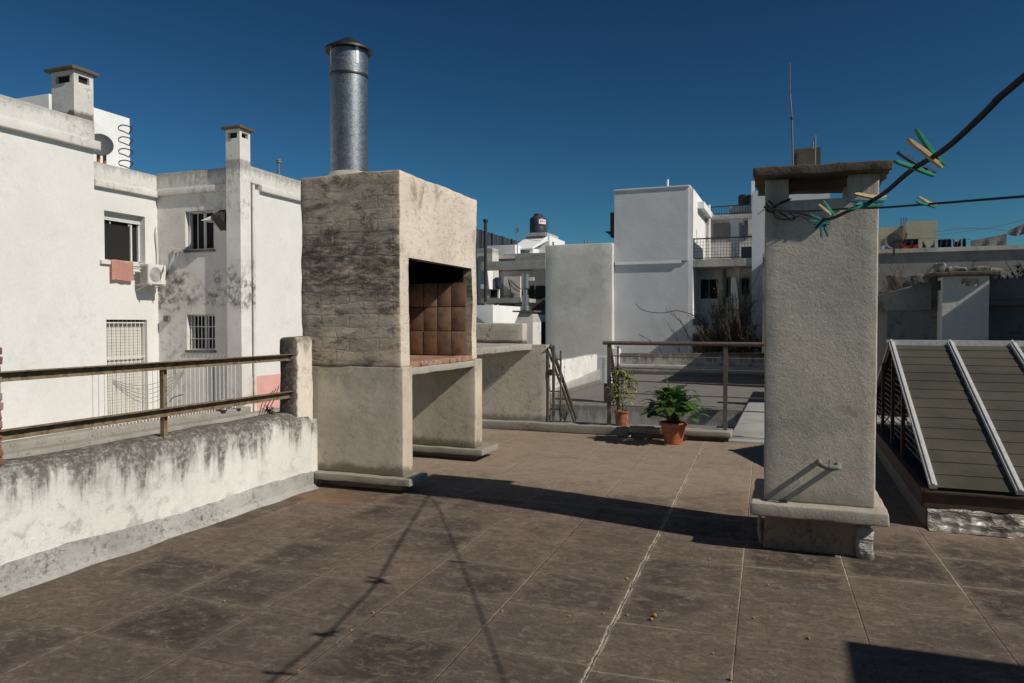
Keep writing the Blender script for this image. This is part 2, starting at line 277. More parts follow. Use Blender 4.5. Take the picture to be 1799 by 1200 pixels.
def mat_grillbody():
    """hand-smeared mortar over brick: horizontal courses, chips, cracks; paler on the opening side"""
    n=N('smeared_brick_render'); x,y,z=n.xyz()
    u=n.math('ADD',x,y)
    wz=n.math('ADD',z,n.math('MULTIPLY',n.math('SUBTRACT',n.noise(2.2,6,.7),.5),.13))
    wu=n.math('ADD',u,n.math('MULTIPLY',n.math('SUBTRACT',n.noise(3.1,4,.6),.5),.12))
    br=n.n('TexBrick'); n.l(n.comb(wu,wz,0),br.inputs['Vector']); br.inputs['Scale'].default_value=1
    br.inputs['Brick Width'].default_value=.30; br.inputs['Row Height'].default_value=.105; br.inputs['Mortar Size'].default_value=.012
    br.inputs['Mortar Smooth'].default_value=.6
    face=n.ramp(n.xyz(n.geo.outputs['True Normal'])[0],.5,.8)   # paler colour on faces turned to the opening side
    hm=n.ramp(n.noise(1.3,4,.6,n.scale(n.pos,1,1,3)),.38,.6)
    c1=n.mix(n.ramp(n.noise(2.2,6,.65,n.scale(n.pos,1,1,2.5)),.35,.65),(.60,.50,.39),(.38,.31,.24))
    c1=n.mix(n.math('MULTIPLY',n.ramp(n.noise(4.2,10,.8,n.scale(n.pos,.8,.8,1.7),.3),.49,.63),.85),c1,(.085,.070,.056))
    bz=n.math('ADD',z,n.math('MULTIPLY',n.math('SUBTRACT',n.noise(2.5,5,.65),.5),.5))
    bd=n.math('MULTIPLY',n.ramp(bz,1.55,1.95),n.ramp(bz,2.15,2.5,1,0))
    c1=n.mix(n.math('MULTIPLY',n.math('MULTIPLY',bd,n.ramp(n.noise(7,10,.8,n.scale(n.pos,.7,.7,2),.4),.39,.57)),.92),c1,(.075,.062,.05))
    c1=n.mix(n.math('MULTIPLY',n.ramp(n.noise(3.6,8,.7,n.scale(n.pos,1,1,2,(4,4,4))),.55,.66),.6),c1,(.50,.44,.375))
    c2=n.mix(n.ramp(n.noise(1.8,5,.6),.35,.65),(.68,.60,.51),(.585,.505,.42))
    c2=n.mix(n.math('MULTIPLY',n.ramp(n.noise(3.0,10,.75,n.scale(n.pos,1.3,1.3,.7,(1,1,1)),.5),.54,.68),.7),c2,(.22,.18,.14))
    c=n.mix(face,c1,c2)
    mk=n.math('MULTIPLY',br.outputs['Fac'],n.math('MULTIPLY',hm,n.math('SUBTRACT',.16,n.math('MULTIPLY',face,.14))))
    c=n.mix(mk,c,(.10,.083,.068))
    w=n.noise(2.5,4,.6); v=n.n('TexVoronoi'); v.feature='DISTANCE_TO_EDGE'
    wv=n.n('VectorMath'); wv.operation='ADD'; n.l(n.comb(wu,wz,0),wv.inputs[0]); n.l(n.comb(w,w,w),wv.inputs[1]); n.l(wv.outputs[0],v.inputs['Vector']); v.inputs['Scale'].default_value=2.2
    cr=n.math('MULTIPLY',n.ramp(v.outputs[0],.002,.016,1,0),n.ramp(n.noise(2.1,3,.5,n.scale(n.pos,1,1,1,(8,1,2))),.50,.60))
    c=n.mix(n.math('MULTIPLY',cr,.3),c,(.09,.075,.06))
    c=n.mix(n.math('MULTIPLY',n.ramp(n.noise(16,9,.78,n.scale(n.pos,.8,.8,1.8)),.50,.66),.42),c,(.12,.10,.082))
    # soot inside the hood
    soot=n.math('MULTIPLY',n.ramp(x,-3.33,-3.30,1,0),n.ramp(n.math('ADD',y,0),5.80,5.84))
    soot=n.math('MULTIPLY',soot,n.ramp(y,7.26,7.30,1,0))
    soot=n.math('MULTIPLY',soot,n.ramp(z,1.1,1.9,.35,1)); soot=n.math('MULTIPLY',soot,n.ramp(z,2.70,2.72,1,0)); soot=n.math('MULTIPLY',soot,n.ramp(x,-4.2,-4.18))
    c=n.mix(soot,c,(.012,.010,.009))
    n.bump(n.math('SUBTRACT',1,n.math('MULTIPLY',n.math('MULTIPLY',br.outputs['Fac'],n.ramp(hm,0,1,.05,.55)),n.math('SUBTRACT',1,n.math('MULTIPLY',face,.9)))),.0035)
    n.bump(n.noise(4.0,9,.66,n.scale(n.pos,.8,.8,1.7)),.011); n.bump(n.noise(30,7,.75),.004)
    n.bump(n.math('SUBTRACT',1,cr),.003)
    return n.fin(c,.95,0,.15)
M['grill']=mat_grillbody()
def mat_stucco():
    n=N('coarse_stucco'); 
    c=n.mix(n.ramp(n.noise(1.6,5,.6),.35,.65),(.56,.51,.43),(.45,.42,.355))
    c=n.mix(n.math('MULTIPLY',n.ramp(n.noise(3.1,6,.6,n.scale(n.pos,1,1,1,(2,5,1))),.5,.62),.45),c,(.33,.325,.27))
    c=n.mix(n.math('MULTIPLY',n.ramp(n.noise(70,4,.7),.52,.66),.35),c,(.17,.15,.125))
    c=n.mix(n.math('MULTIPLY',n.ramp(n.noise(2.4,9,.75,n.scale(n.pos,1,1,1,(7,7,3))),.6,.7),.45),c,(.15,.13,.10))
    z=n.xyz()[2]; dn=n.noise(2.0,8,.7,n.scale(n.pos,6,6,.8))
    dr=n.ramp(n.math('ADD',n.ramp(z,1.7,2.42),n.math('MULTIPLY',n.math('SUBTRACT',dn,.5),2.2)),.55,1.25)
    c=n.mix(n.math('MULTIPLY',dr,.45),c,(.16,.14,.115))
    bs=n.ramp(n.math('ADD',n.ramp(z,.30,.62,1,0),n.math('MULTIPLY',n.math('SUBTRACT',n.noise(7,7,.75),.5),1.5)),.45,1.1)
    c=n.mix(n.math('MULTIPLY',bs,.4),c,(.19,.165,.13))
    pv=n.n('TexVoronoi'); n.l(n.pos,pv.inputs['Vector']); pv.inputs['Scale'].default_value=7
    pit=n.math('MULTIPLY',n.ramp(pv.outputs[0],.05,.10,1,0),n.ramp(n.noise(2.7,2,.5),.5,.56)); c=n.mix(n.math('MULTIPLY',pit,.8),c,(.07,.06,.05)); n.bump(n.math('SUBTRACT',1,pit),.006)
    v=n.n('TexVoronoi'); n.l(n.pos,v.inputs['Vector']); v.inputs['Scale'].default_value=150; v.feature='SMOOTH_F1'
    n.bump(n.noise(3,4,.6),.01)
    n.bump(v.outputs[0],.0020,.5); n.bump(n.noise(75,6,.78),.0050,.85); n.bump(n.noise(11,6,.65),.008,.6)
    return n.fin(c,.95,0,.15)
M['stucco']=mat_stucco()
def mat_tiles():
    n=N('firebrick_lining'); x,y,z=n.xyz()
    br=n.n('TexBrick'); n.l(n.comb(n.math('ADD',x,4.115),n.math('SUBTRACT',z,1.155),0),br.inputs['Vector']); br.offset=0; br.inputs['Scale'].default_value=1
    br.inputs['Brick Width'].default_value=.168; br.inputs['Row Height'].default_value=.262; br.inputs['Mortar Size'].default_value=.005
    br.inputs['Color1'].default_value=(.22,.115,.06,1); br.inputs['Color2'].default_value=(.40,.27,.18,1); br.inputs['Mortar'].default_value=(.09,.075,.06,1)
    c=n.mix(n.math('MULTIPLY',n.ramp(n.noise(9,7,.7),.42,.65),.6),br.outputs[0],(.10,.072,.05))
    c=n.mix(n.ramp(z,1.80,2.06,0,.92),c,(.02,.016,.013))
    n.bump(n.noise(30,5,.6),.0015)
    return n.fin(c,.8,0,.3)
M['tiles']=mat_tiles()
M['hearth']=simple('firebrick_hearth',(.36,.17,.11),.85,0,.45,11,.004,.3,((.38,.32,.26),.8,14))
def mat_galv():
    n=N('galvanised_steel'); v=n.n('TexVoronoi'); n.l(n.pos,v.inputs['Vector']); v.inputs['Scale'].default_value=110
    f=n.math('ADD',n.math('MULTIPLY',v.outputs['Color'],.5),n.math('MULTIPLY',n.noise(9,5,.6),.5))
    c=n.mix(n.ramp(f,.3,.7),(.27,.29,.31),(.17,.185,.20))
    n.bump(n.noise(70,4,.7),.0008)
    return n.fin(c,n.ramp(n.noise(40,4,.6),.3,.7,.36,.56),.85,.5)
M['galv']=mat_galv()
def mat_foil():
    n=N('crumpled_foil_membrane'); c=n.mix(n.ramp(n.noise(5,7,.7),.38,.60),(.42,.40,.37),(.17,.145,.12))
    v=n.n('TexVoronoi'); v.feature='F1'; n.l(n.scale(n.pos,1,1,1.6),v.inputs['Vector']); v.inputs['Scale'].default_value=9
    n.bump(v.outputs[0],.05,.8); n.bump(n.noise(13,6,.6,n.scale(n.pos,.7,1,2),1),.035,.9)
    return n.fin(c,n.ramp(n.noise(14,5,.7),.35,.6,.32,.6),.55,.5)
M['foil']=mat_foil()
M['membrane']=simple('dull_grey_membrane',(.15,.15,.148),.65,.1,.35,6,.006)
def mat_slat():
    n=N('bronze_louvre_glass'); c=n.mix(n.ramp(n.noise(2.2,5,.6),.35,.65),(.085,.077,.058),(.062,.057,.043))
    n.bump(n.noise(60,2,.5),.0004)
    return n.fin(c,.5,0,.35)
M['slat']=mat_slat()
M['base_old']=plaster('weathered_membrane_base',(.36,.275,.20),(.27,.205,.15),(.07,.055,.043),.7,3,None,40,.004,.012,12,.3)
M['brick']=simple('old_red_brick',(.27,.13,.10),.9,0,.45,9,.006,.2,((.30,.26,.23),.7,10))
M['ground']=simple('street_ground',(.10,.095,.09),.95,0,.3,.2)
M['cable']=simple('grey_cable',(.22,.21,.20),.7,0,.2,9)
M['shutter']=simple('cream_shutter',(.62,.58,.53),.7,0,.1,5)
# ------------------------------------------------------------ mesh helpers
def wloc(o):
    v=Vector((0,0,0))
    while o is not None: v+=o.location; o=o.parent
    return v
def tag(o,label=None,cat=None,group=None,kind=None):
    if label: o['label']=label
    if cat: o['category']=cat
    if group: o['group']=group
    if kind: o['kind']=kind
    return o
def thing(name,loc,label,cat,group=None):
    o=bpy.data.objects.new(name,None); col.objects.link(o); o.location=loc; o.empty_display_size=.1
    return tag(o,label,cat,group)
class MB:
    def __init__(s): s.bm=bmesh.new()
    def box(s,x0,x1,y0,y1,z0,z1):
        v=[s.bm.verts.new(p) for p in ((x0,y0,z0),(x1,y0,z0),(x1,y1,z0),(x0,y1,z0),(x0,y0,z1),(x1,y0,z1),(x1,y1,z1),(x0,y1,z1))]
        for f in ((0,3,2,1),(4,5,6,7),(0,1,5,4),(1,2,6,5),(2,3,7,6),(3,0,4,7)): s.bm.faces.new([v[i] for i in f])
        return s
    def beam(s,a,b,w,h,up=(0,0,1)):
        a=Vector(a); b=Vector(b); d=(b-a).normalized(); u=Vector(up); r=d.cross(u)
        if r.length<1e-4: r=d.cross(Vector((0,1,0)))
        r.normalize(); u=r.cross(d).normalized()
        vs=[]
        for p in (a,b):
            for i,j in ((-1,-1),(1,-1),(1,1),(-1,1)): vs.append(s.bm.verts.new(p+r*(i*w/2)+u*(j*h/2)))
        for f in ((3,2,1,0),(4,5,6,7),(0,1,5,4),(1,2,6,5),(2,3,7,6),(3,0,4,7)): s.bm.faces.new([vs[i] for i in f])
        return s
    def tube(s,pts,r,seg=8,r2=None,caps=True):
        pts=[Vector(p) for p in pts]; n=len(pts); rings=[]; prev=None
        for i,p in enumerate(pts):
            d=(pts[min(i+1,n-1)]-pts[max(i-1,0)]).normalized()
            if prev is None:
                a=d.orthogonal().normalized()
            else:
                a=(prev-d*prev.dot(d)).normalized()
            prev=a; b=d.cross(a)
            rr=r if r2 is None else r+(r2-r)*i/max(1,n-1)
            rings.append([s.bm.verts.new(p+(a*math.cos(k*2*math.pi/seg)+b*math.sin(k*2*math.pi/seg))*rr) for k in range(seg)])
        for i in range(n-1):
            for k in range(seg): s.bm.faces.new((rings[i][k],rings[i][(k+1)%seg],rings[i+1][(k+1)%seg],rings[i+1][k]))
        if caps: s.bm.faces.new(rings[0][::-1]); s.bm.faces.new(rings[-1])
        return s
    def lathe(s,c,prof,seg=32,cap=True):
        c=Vector(c); rings=[]
        for (r,z) in prof: rings.append([s.bm.verts.new(c+Vector((r*math.cos(k*2*math.pi/seg),r*math.sin(k*2*math.pi/seg),z))) for k in range(seg)])
        for i in range(len(rings)-1):
            for k in range(seg): s.bm.faces.new((rings[i][k],rings[i][(k+1)%seg],rings[i+1][(k+1)%seg],rings[i+1][k]))
        if cap:
            if prof[0][0]>1e-5: s.bm.faces.new(rings[0][::-1])
            if prof[-1][0]>1e-5: s.bm.faces.new(rings[-1])
        return s
    def prism(s,poly,ax,a,b):
        """poly: 2D points in the plane across axis ax ('x': (y,z), 'y': (x,z), 'z': (x,y)), from a to b"""
        def P3(q,k): return {'x':(k,q[0],q[1]),'y':(q[0],k,q[1]),'z':(q[0],q[1],k)}[ax]
        A=[s.bm.verts.new(P3(q,a)) for q in poly]; B=[s.bm.verts.new(P3(q,b)) for q in poly]; n=len(poly)
        s.bm.faces.new(A); s.bm.faces.new(B[::-1])
        for i in range(n): s.bm.faces.new((A[i],B[i],B[(i+1)%n],A[(i+1)%n]))
        return s
    def rough(s,x0,x1,y0,y1,z0,z1,r=.02,cell=.08,amp=.006,fr=3.,taper=None,sd=0.):
        """box with rounded, uneven edges"""
        def cuts(a,b):
            L=b-a; rr=min(r,L*.45); n=max(1,int((L-2*rr)/cell))
            return [a,a+rr*.35,a+rr]+[a+rr+(L-2*rr)*i/n for i in range(1,n)]+[b-rr,b-rr*.35,b]
        X,Y,Z=cuts(x0,x1),cuts(y0,y1),cuts(z0,z1); cache={}
        rx=min(r,(x1-x0)*.45,(y1-y0)*.45,(z1-z0)*.45)
        def V(p):
            k=(round(p[0],5),round(p[1],5),round(p[2],5))
            if k in cache: return cache[k]
            q=Vector((min(max(p[0],x0+rx),x1-rx),min(max(p[1],y0+rx),y1-rx),min(max(p[2],z0+rx),z1-rx)))
            d=Vector(p)-q
            v=Vector(p) if d.length<1e-7 else q+d.normalized()*rx
            m=noise.noise_vector(v*fr+Vector((sd,sd,sd)))+.5*noise.noise_vector(v*fr*4+Vector((sd,0,0)))
            v=v+m*amp
            if taper: v=taper(v)
            cache[k]=s.bm.verts.new(v); return cache[k]
        def face(A,B,mk,flip):
            for i in range(len(A)-1):
                for j in range(len(B)-1):
                    q=[V(mk(A[i],B[j])),V(mk(A[i+1],B[j])),V(mk(A[i+1],B[j+1])),V(mk(A[i],B[j+1]))]
                    try: s.bm.faces.new(q[::-1] if flip else q)
                    except ValueError: pass
        face(X,Y,lambda a,b:(a,b,z0),True); face(X,Y,lambda a,b:(a,b,z1),False)
        face(X,Z,lambda a,b:(a,y0,b),False); face(X,Z,lambda a,b:(a,y1,b),True)
        face(Y,Z,lambda a,b:(x0,a,b),True); face(Y,Z,lambda a,b:(x1,a,b),False)
        return s
    def ico(s,c,r,sub=2,sc=(1,1,1)):
        m=Matrix.Translation(Vector(c))@Matrix.Diagonal((sc[0],sc[1],sc[2],1))
        bmesh.ops.create_icosphere(s.bm,subdivisions=sub,radius=r,matrix=m); return s
    def wall(s,ax,c,u0,u1,z0,z1,holes,depth,thick=None):
        """wall sheet with thickness facing -y (ax 'y') or +x (ax 'x'); holes (a,b,za,zb) get reveals of given depth"""
        sg=1 if ax=='y' else -1
        def p(u,z,d): return (u,c+d,z) if ax=='y' else (c-d,u,z)
        U=sorted({u0,u1,*[h[0] for h in holes],*[h[1] for h in holes]}); Z=sorted({z0,z1,*[h[2] for h in holes],*[h[3] for h in holes]})
        def q(*a): s.bm.faces.new([s.bm.verts.new(k) for k in a])
        for i in range(len(U)-1):
            for j in range(len(Z)-1):
                um,zm=(U[i]+U[i+1])/2,(Z[j]+Z[j+1])/2
                if any(h[0]<um<h[1] and h[2]<zm<h[3] for h in holes): continue
                q(p(U[i],Z[j],0),p(U[i+1],Z[j],0),p(U[i+1],Z[j+1],0),p(U[i],Z[j+1],0))
        for (a,b,za,zb) in holes:
            q(p(a,za,0),p(a,zb,0),p(a,zb,depth),p(a,za,depth)); q(p(b,za,0),p(b,za,depth),p(b,zb,depth),p(b,zb,0))
            q(p(a,za,0),p(a,za,depth),p(b,za,depth),p(b,za,0)); q(p(a,zb,0),p(b,zb,0),p(b,zb,depth),p(a,zb,depth))
        T=thick or depth+.6
        q(p(u0,z0,0),p(u0,z0,T),p(u0,z1,T),p(u0,z1,0)); q(p(u1,z0,0),p(u1,z1,0),p(u1,z1,T),p(u1,z0,T))
        q(p(u0,z1,0),p(u0,z1,T),p(u1,z1,T),p(u1,z1,0)); q(p(u0,z0,T),p(u1,z0,T),p(u1,z1,T),p(u0,z1,T))
        return s
    def cut(s,*boxes):
        """boolean difference by boxes"""
        me=bpy.data.meshes.new('tmp'); s.bm.to_mesh(me); o=bpy.data.objects.new('tmp',me); col.objects.link(o); cs=[]
        for b in boxes:
            k=MB(); k.box(*b); bmesh.ops.recalc_face_normals(k.bm,faces=k.bm.faces[:]); mm=bpy.data.meshes.new('cut'); k.bm.to_mesh(mm); c=bpy.data.objects.new('cut',mm); col.objects.link(c); cs.append(c)
            md=o.modifiers.new('b','BOOLEAN'); md.operation='DIFFERENCE'; md.object=c; md.solver='EXACT'
        dg=bpy.context.evaluated_depsgraph_get(); dg.update()
        r=bpy.data.meshes.new_from_object(o.evaluated_get(dg)); s.bm.clear(); s.bm.from_mesh(r)
        for k in cs+[o]: bpy.data.objects.remove(k,do_unlink=True)
        return s
    def build(s,name,mat,parent=None,smooth=False,bevel=0.,norm=True,angle=35):
        if norm: bmesh.ops.recalc_face_normals(s.bm,faces=s.bm.faces[:])
        if bevel:
            bmesh.ops.remove_doubles(s.bm,verts=s.bm.verts[:],dist=1e-5)
            bmesh.ops.bevel(s.bm,geom=s.bm.edges[:],offset=bevel,segments=2,affect='EDGES',clamp_overlap=True)
        L=wloc(parent) if parent is not None else Vector((0,0,0))
        me=bpy.data.meshes.new(name)
        if parent is None:
            c=Vector((0,0,0)); n=len(s.bm.verts)
            for v in s.bm.verts: c+=v.co
            c=c/max(n,1); c.z=min(v.co.z for v in s.bm.verts); L=c
        bmesh.ops.translate(s.bm,verts=s.bm.verts[:],vec=-L)
        s.bm.to_mesh(me); s.bm.free()
        if isinstance(mat,(list,tuple)):
            for m in mat: me.materials.append(m)
        else: me.materials.append(mat)
        if smooth:
            for p in me.polygons: p.use_smooth=True
            try: me.set_sharp_from_angle(angle=R(angle))
            except Exception: pass
        o=bpy.data.objects.new(name,me); col.objects.link(o)
        if parent is not None: o.parent=parent
        else: o.location=L
        return o
def B(name,mat,parent,*b,bevel=0.): return MB().box(*b).build(name,mat,parent,bevel=bevel)
def catm(pts,n=8):
    P=[Vector(p) for p in pts]; P=[P[0]*2-P[1]]+P+[P[-1]*2-P[-2]]; out=[]
    for i in range(1,len(P)-2):
        for k in range(n):
            t=k/n; a,b,c,d=P[i-1],P[i],P[i+1],P[i+2]
            out.append(.5*((2*b)+(c-a)*t+(2*a-5*b+4*c-d)*t*t+(3*b-a-3*c+d)*t**3))
    out.append(P[-2]); return out
# ============================================================ SETTING
# street far below, our roof deck, the lower roofs beyond it
tag(MB().box(-1500,1500,-1500,1500,-9.6,-9.5).build('ground',M['ground']),kind='structure')
def floor_sheet():
    m=MB(); xs=[-4.4+i*.1 for i in range(0,125)]; ys=[-4+i*.1 for i in range(0,137)]
    g=[[m.bm.verts.new((x,min(y,9.62),(noise.noise((x*.9,y*.9,0))*.006+noise.noise((x*4,y*4,3))*.0015) )) for y in ys] for x in xs]
    for i in range(len(xs)-1):
        for j in range(len(ys)-1):
            m.bm.faces.new((g[i][j],g[i+1][j],g[i+1][j+1],g[i][j+1]))
    bmesh.ops.remove_doubles(m.bm,verts=m.bm.verts[:],dist=1e-4)
    for q in (((-4.4,9.62),(8,9.62)),):
        pass
    m.box(-4.4,8,-4,9.62,-9.4,-.03)
    return m
tag(floor_sheet().build('roof_floor',M['floor'],smooth=True),kind='structure')
tag(MB().rough(-.74,7.9,9.66,14.4,-1.2,.02,.02,.25,.008,1.2).build('side_roof',M['alu_roof'],smooth=True),kind='structure')
tag(MB().box(-4.4,7.9,9.63,17.6,-9.4,-1.0).build('lower_yard',M['alu_roof']),kind='structure')
tag(MB().rough(-6.1,12,17.5,29.1,-1.2,-.5,.03,.5,.012,.8).build('lower_roof',M['alu_roof'],smooth=True),kind='structure')
tag(MB().box(-17.2,-5.0,-8,30,-9.4,-1.32).build('neighbour_yard',M['alu_roof']),kind='structure')
tag(MB().box(-15,13,29.3,60,-9.4,-1.4).build('far_yard',M['alu_roof']),kind='structure')
# ------------------------------------------------------------ brick grill
g=thing('brick_grill',(-3.75,6.5,0),'tall masonry barbecue with open tiled firebox and a round steel flue on top','barbecue')
m=MB().rough(-4.27,-3.215,5.70,7.38,1.105,2.85,.022,.06,.012,2.4)
m.cut((-4.13,-3.0,5.85,7.25,1.0,2.09),(-4.13,-3.33,5.85,7.25,2.0,2.70))
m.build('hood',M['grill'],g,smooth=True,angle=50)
for y0,y1,sd in ((5.705,5.885,0),(7.295,7.49,3)):
    MB().rough(-4.25,-3.196,y0,y1,.135,1.11,.014,.08,.004,2,sd=sd).build('side_wall',M['grill_low'],g,smooth=True,angle=50)
for y0,y1,sd in ((5.62,5.97,0),(7.23,7.71,3)):
    p=MB().rough(-4.22,-3.09,y0,y1,.072,.137,.008,.05,.006,6,sd=sd).build('plinth',M['counter'],g,smooth=True,angle=50)
    MB().rough(-4.12,-3.24,y0+.15,y1-.06,-.03,.08,.02,.08,.01,4,sd=sd).build('footing',M['base_old'],p,smooth=True)
MB().rough(-4.14,-3.205,5.84,7.30,1.03,1.098,.008,.07,.007,5).build('grill_slab',M['concrete'],g,smooth=True,angle=50)
# hearth of firebricks laid in two rows, showing as a red edge
m=MB(); y=5.862
while y<7.2:
    L=random.uniform(.19,.235)
    m.rough(-3.36,-3.205+random.uniform(-.006,.004),y,min(y+L,7.245),1.10,1.152+random.uniform(-.004,.003),.006,.1,.003,6,sd=y); y+=L+.004
m.box(-4.12,-3.37,5.86,7.24,1.10,1.147)
m.build('hearth',M['hearth'],g,smooth=True,angle=50)
# fire-brick lining of the far wall, each brick slightly uneven
m=MB()
for i in range(5):
    for j in range(3):
        x0=-4.115+i*.168; z0=1.155+j*.262
        d=random.uniform(0,.006); m.rough(x0+.002,x0+.165,7.215-d,7.26,z0+.002,z0+.259,.0022,.09,.0012,9,sd=i+j*7)
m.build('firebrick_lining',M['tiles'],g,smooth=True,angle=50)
MB().lathe((-4.06,6.2,2.83),[(.30,.0),(.28,.035),(.235,.08),(.195,.13),(.175,.14)],28).build('mortar_collar',M['concrete'],g,smooth=True)
f=MB().lathe((-4.06,6.2,2.86),[(.179,0),(.179,1.045),(.184,1.05),(.184,1.28),(.176,1.28),(.176,1.0)],48,cap=False).build('flue_pipe',M['galv'],g,smooth=True,angle=40)
MB().lathe((-4.06,6.2,3.905),[(.1785,-.011),(.188,-.011),(.190,0),(.188,.011),(.1785,.011)],48,cap=False).build('joint_ring',M['wire'],f,smooth=True)
MB().lathe((-4.06,6.2,4.165),[(.0,.128),(.03,.120),(.226,.0),(.228,-.022),(.219,-.022),(.04,.10),(.0,.105)],48).build('rain_cap',simple('dark_zinc_cap',(.05,.052,.055),.5,.6,.3,12),f,smooth=True,angle=40)
for k in range(4):
    a=k*math.pi/2-.55; c=Vector((-4.06+.186*math.cos(a),6.2+.186*math.sin(a),0)); t=Vector((-math.sin(a),math.cos(a),0))
    m=MB(); m.beam(c+Vector((0,0,3.99)),c+Vector((0,0,4.165)),.004,.028,up=t); m.build('cap_strut',M['alum_bare'],f)
# ------------------------------------------------------------ side counter
g=thing('masonry_counter',(-3.8,8.6,0),'plastered worktop with a mouldy splashback beside the barbecue','counter')
MB().rough(-4.35,-3.39,7.44,9.72,1.13,1.215,.012,.09,.007,4).build('worktop',M['concrete'],g,smooth=True,angle=50)
MB().rough(-4.5,-3.175,9.715,9.90,.115,1.20,.012,.1,.004,2.5,sd=5).build('end_wall',M['counter'],g,smooth=True,angle=50)
MB().rough(-4.7,-3.60,9.93,10.12,1.18,1.50,.02,.08,.010,3).build('splashback',M['backsplash'],g,smooth=True,angle=50)
MB().tube([(-3.66,9.70,.90),(-3.64,9.60,.905)],.007,8).build('tap_stub',M['wire'],g)
# ------------------------------------------------------------ kerb and railing
g=thing('concrete_kerb',(-2.4,9.7,0),'long cracked concrete kerb carrying the grey railing','kerb')
MB().rough(-4.45,-2.0,9.60,9.92,.0,.122,.018,.08,.010,3).build('kerb_block',M['kerb'],g,smooth=True,angle=50)
MB().rough(-1.99,-.69,9.52,9.90,.065,.135,.014,.07,.008,4,sd=2).build('kerb_slab',M['kerb'],g,smooth=True,angle=50)
MB().rough(-1.98,-.80,9.66,9.86,-.02,.066,.02,.1,.01,4).build('kerb_base',M['base_old'],g,smooth=True)
g=thing('metal_railing',(-1.2,9.7,.13),'grey tube railing with five thin rods behind the big potted plant','railing')
m=MB().tube([(-2.37,9.7,1.236),(.9,9.7,1.236)],.027,14)
m.build('handrail',M['rail_grey'],g,smooth=True)
for x in (-2.285,-.775,.75):
    MB().box(x-.026,x+.026,9.688,9.712,.12,1.212).build('post',M['rail_grey'],g,bevel=.002)
for z in (1.058,.902,.728,.562,.392):
    MB().tube([(-2.27,9.70,z+.004),(.74,9.70,z-.01)],.0075,8).build('rod',M['rail_grey'],g,smooth=True)
MB().box(-2.20,-2.178,9.80,9.82,.12,1.19).build('post',M['rail_grey'],g)
for i,(x,y1,z1,lab) in enumerate(((-3.12,11.03,.02,'thick weathered stair handrail beside the counter end wall'),(-2.28,10.5,.09,'thin stair handrail behind the first railing post'))):
    g=thing('stair_handrail',(x,9.8,.12),lab,'handrail','handrails running down the stair')
    m=MB(); m.tube([(x,9.70,1.16),(x,9.74,1.19),(x,y1,z1)],.026,10) if i==0 else m.tube([(x,9.76,1.17),(x,y1,z1)],.018,10)
    m.build('upper_tube',M['rail_grey'],g,smooth=True)
    MB().tube([(x,9.76,1.02),(x,y1-.05,z1-.1)],.018,10).build('lower_tube',M['rail_grey'],g,smooth=True)
    MB().tube([(x,y1-.02,z1),(x,y1-.02,z1-1.05)],.016,8).build('post',M['rail_grey'],g,smooth=True)
g=thing('metal_gate',(-3.12,9.8,.12),'narrow grey gate folded open against the counter end wall','gate')
for x,y,wd in ((-3.155,9.73,.02),(-3.085,9.75,.036),(-2.99,9.78,.018)):
    MB().box(x-wd/2,x+wd/2,y-.02,y+.02,.118,1.19 if wd>.03 else 1.12).build('gate_post',M['rail_grey'],g,bevel=.002)
for z in (.3,.55,.78,1.0): MB().box(-3.14,-3.0,9.765,9.775,z-.01,z+.01).build('gate_bar',M['rail_grey'],g)
MB().box(-3.13,-3.10,9.70,9.725,.78,.86).build('lock',M['wire'],g)
# concrete stair going down
g=thing('concrete_stair',(-2.7,10.4,-1),'concrete steps going down through the gap in the railing','stair')
for k in range(6): MB().box(-3.1,-2.32,9.94+k*.24,9.94+(k+1)*.24-.003,-1.0,-.06-k*.17).build('step',M['kerb'],g)
# ------------------------------------------------------------ left parapet, end post, rails
def parap_taper(v): return v
g=thing('parapet_wall',(-4.2,2,0),'low white parapet stained black along its rounded top','parapet')
MB().rough(-4.42,-4.085,-1.5,5.66,.0,.695,.095,.06,.012,1.6,sd=4).build('wall_body',M['parapet'],g,smooth=True,angle=60)
m=MB(); n_=120; prof=[]
for i in range(n_+1):
    y=-1.5+7.1*i/n_; h=.150+.035*noise.noise((y*1.1,0,0))+.014*noise.noise((y*8,2,0)); o=.012+.012*noise.noise((y*3,5,0))
    fl=.030+.030*noise.noise((y*2.9,9,0))
    prof.append([m.bm.verts.new(p) for p in ((-4.10,y,h+.002),(-4.083+o*.3,y,h),(-4.083+o,y,h-.012),(-4.083+o,y,.035),(-4.07+o+fl,y,.006),(-4.05+o+fl,y,-.005))])
for i in range(n_):
    for k in range(5): m.bm.faces.new((prof[i][k],prof[i+1][k],prof[i+1][k+1],prof[i][k+1]))
m.build('silver_flashing',M['parapet_flash'],g,smooth=True,angle=50)
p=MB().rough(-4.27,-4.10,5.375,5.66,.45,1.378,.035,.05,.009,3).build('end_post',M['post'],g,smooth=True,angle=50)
MB().rough(-4.30,-4.09,5.52,5.72,-.02,.62,.03,.07,.010,2.5,sd=8).build('end_post_foot',M['parapet'],g,smooth=True,angle=50)
g=thing('steel_guard_rail',(-4.25,3.5,.68),'rusty two-bar steel guard rail on top of the white parapet','railing')
for z0,z1,nm in ((1.171,1.229,'top_bar'),(.839,.901,'lower_bar')):
    m=MB(); m.box(-4.156,-4.150,2.2,5.40,z0,z1-.005); m.box(-4.156,-4.107,2.2,5.40,z1-.005,z1); m.box(-4.1495,-4.138,2.2,5.40,z0,z0+.005)
    m.build(nm,M['steel_rust'],g)
m=MB(); m.box(-4.19,-4.184,3.98,4.04,.60,1.171); m.box(-4.184,-4.1565,3.98,3.986,.60,1.171)
m.build('post',M['steel_rust'],g)
m=MB()
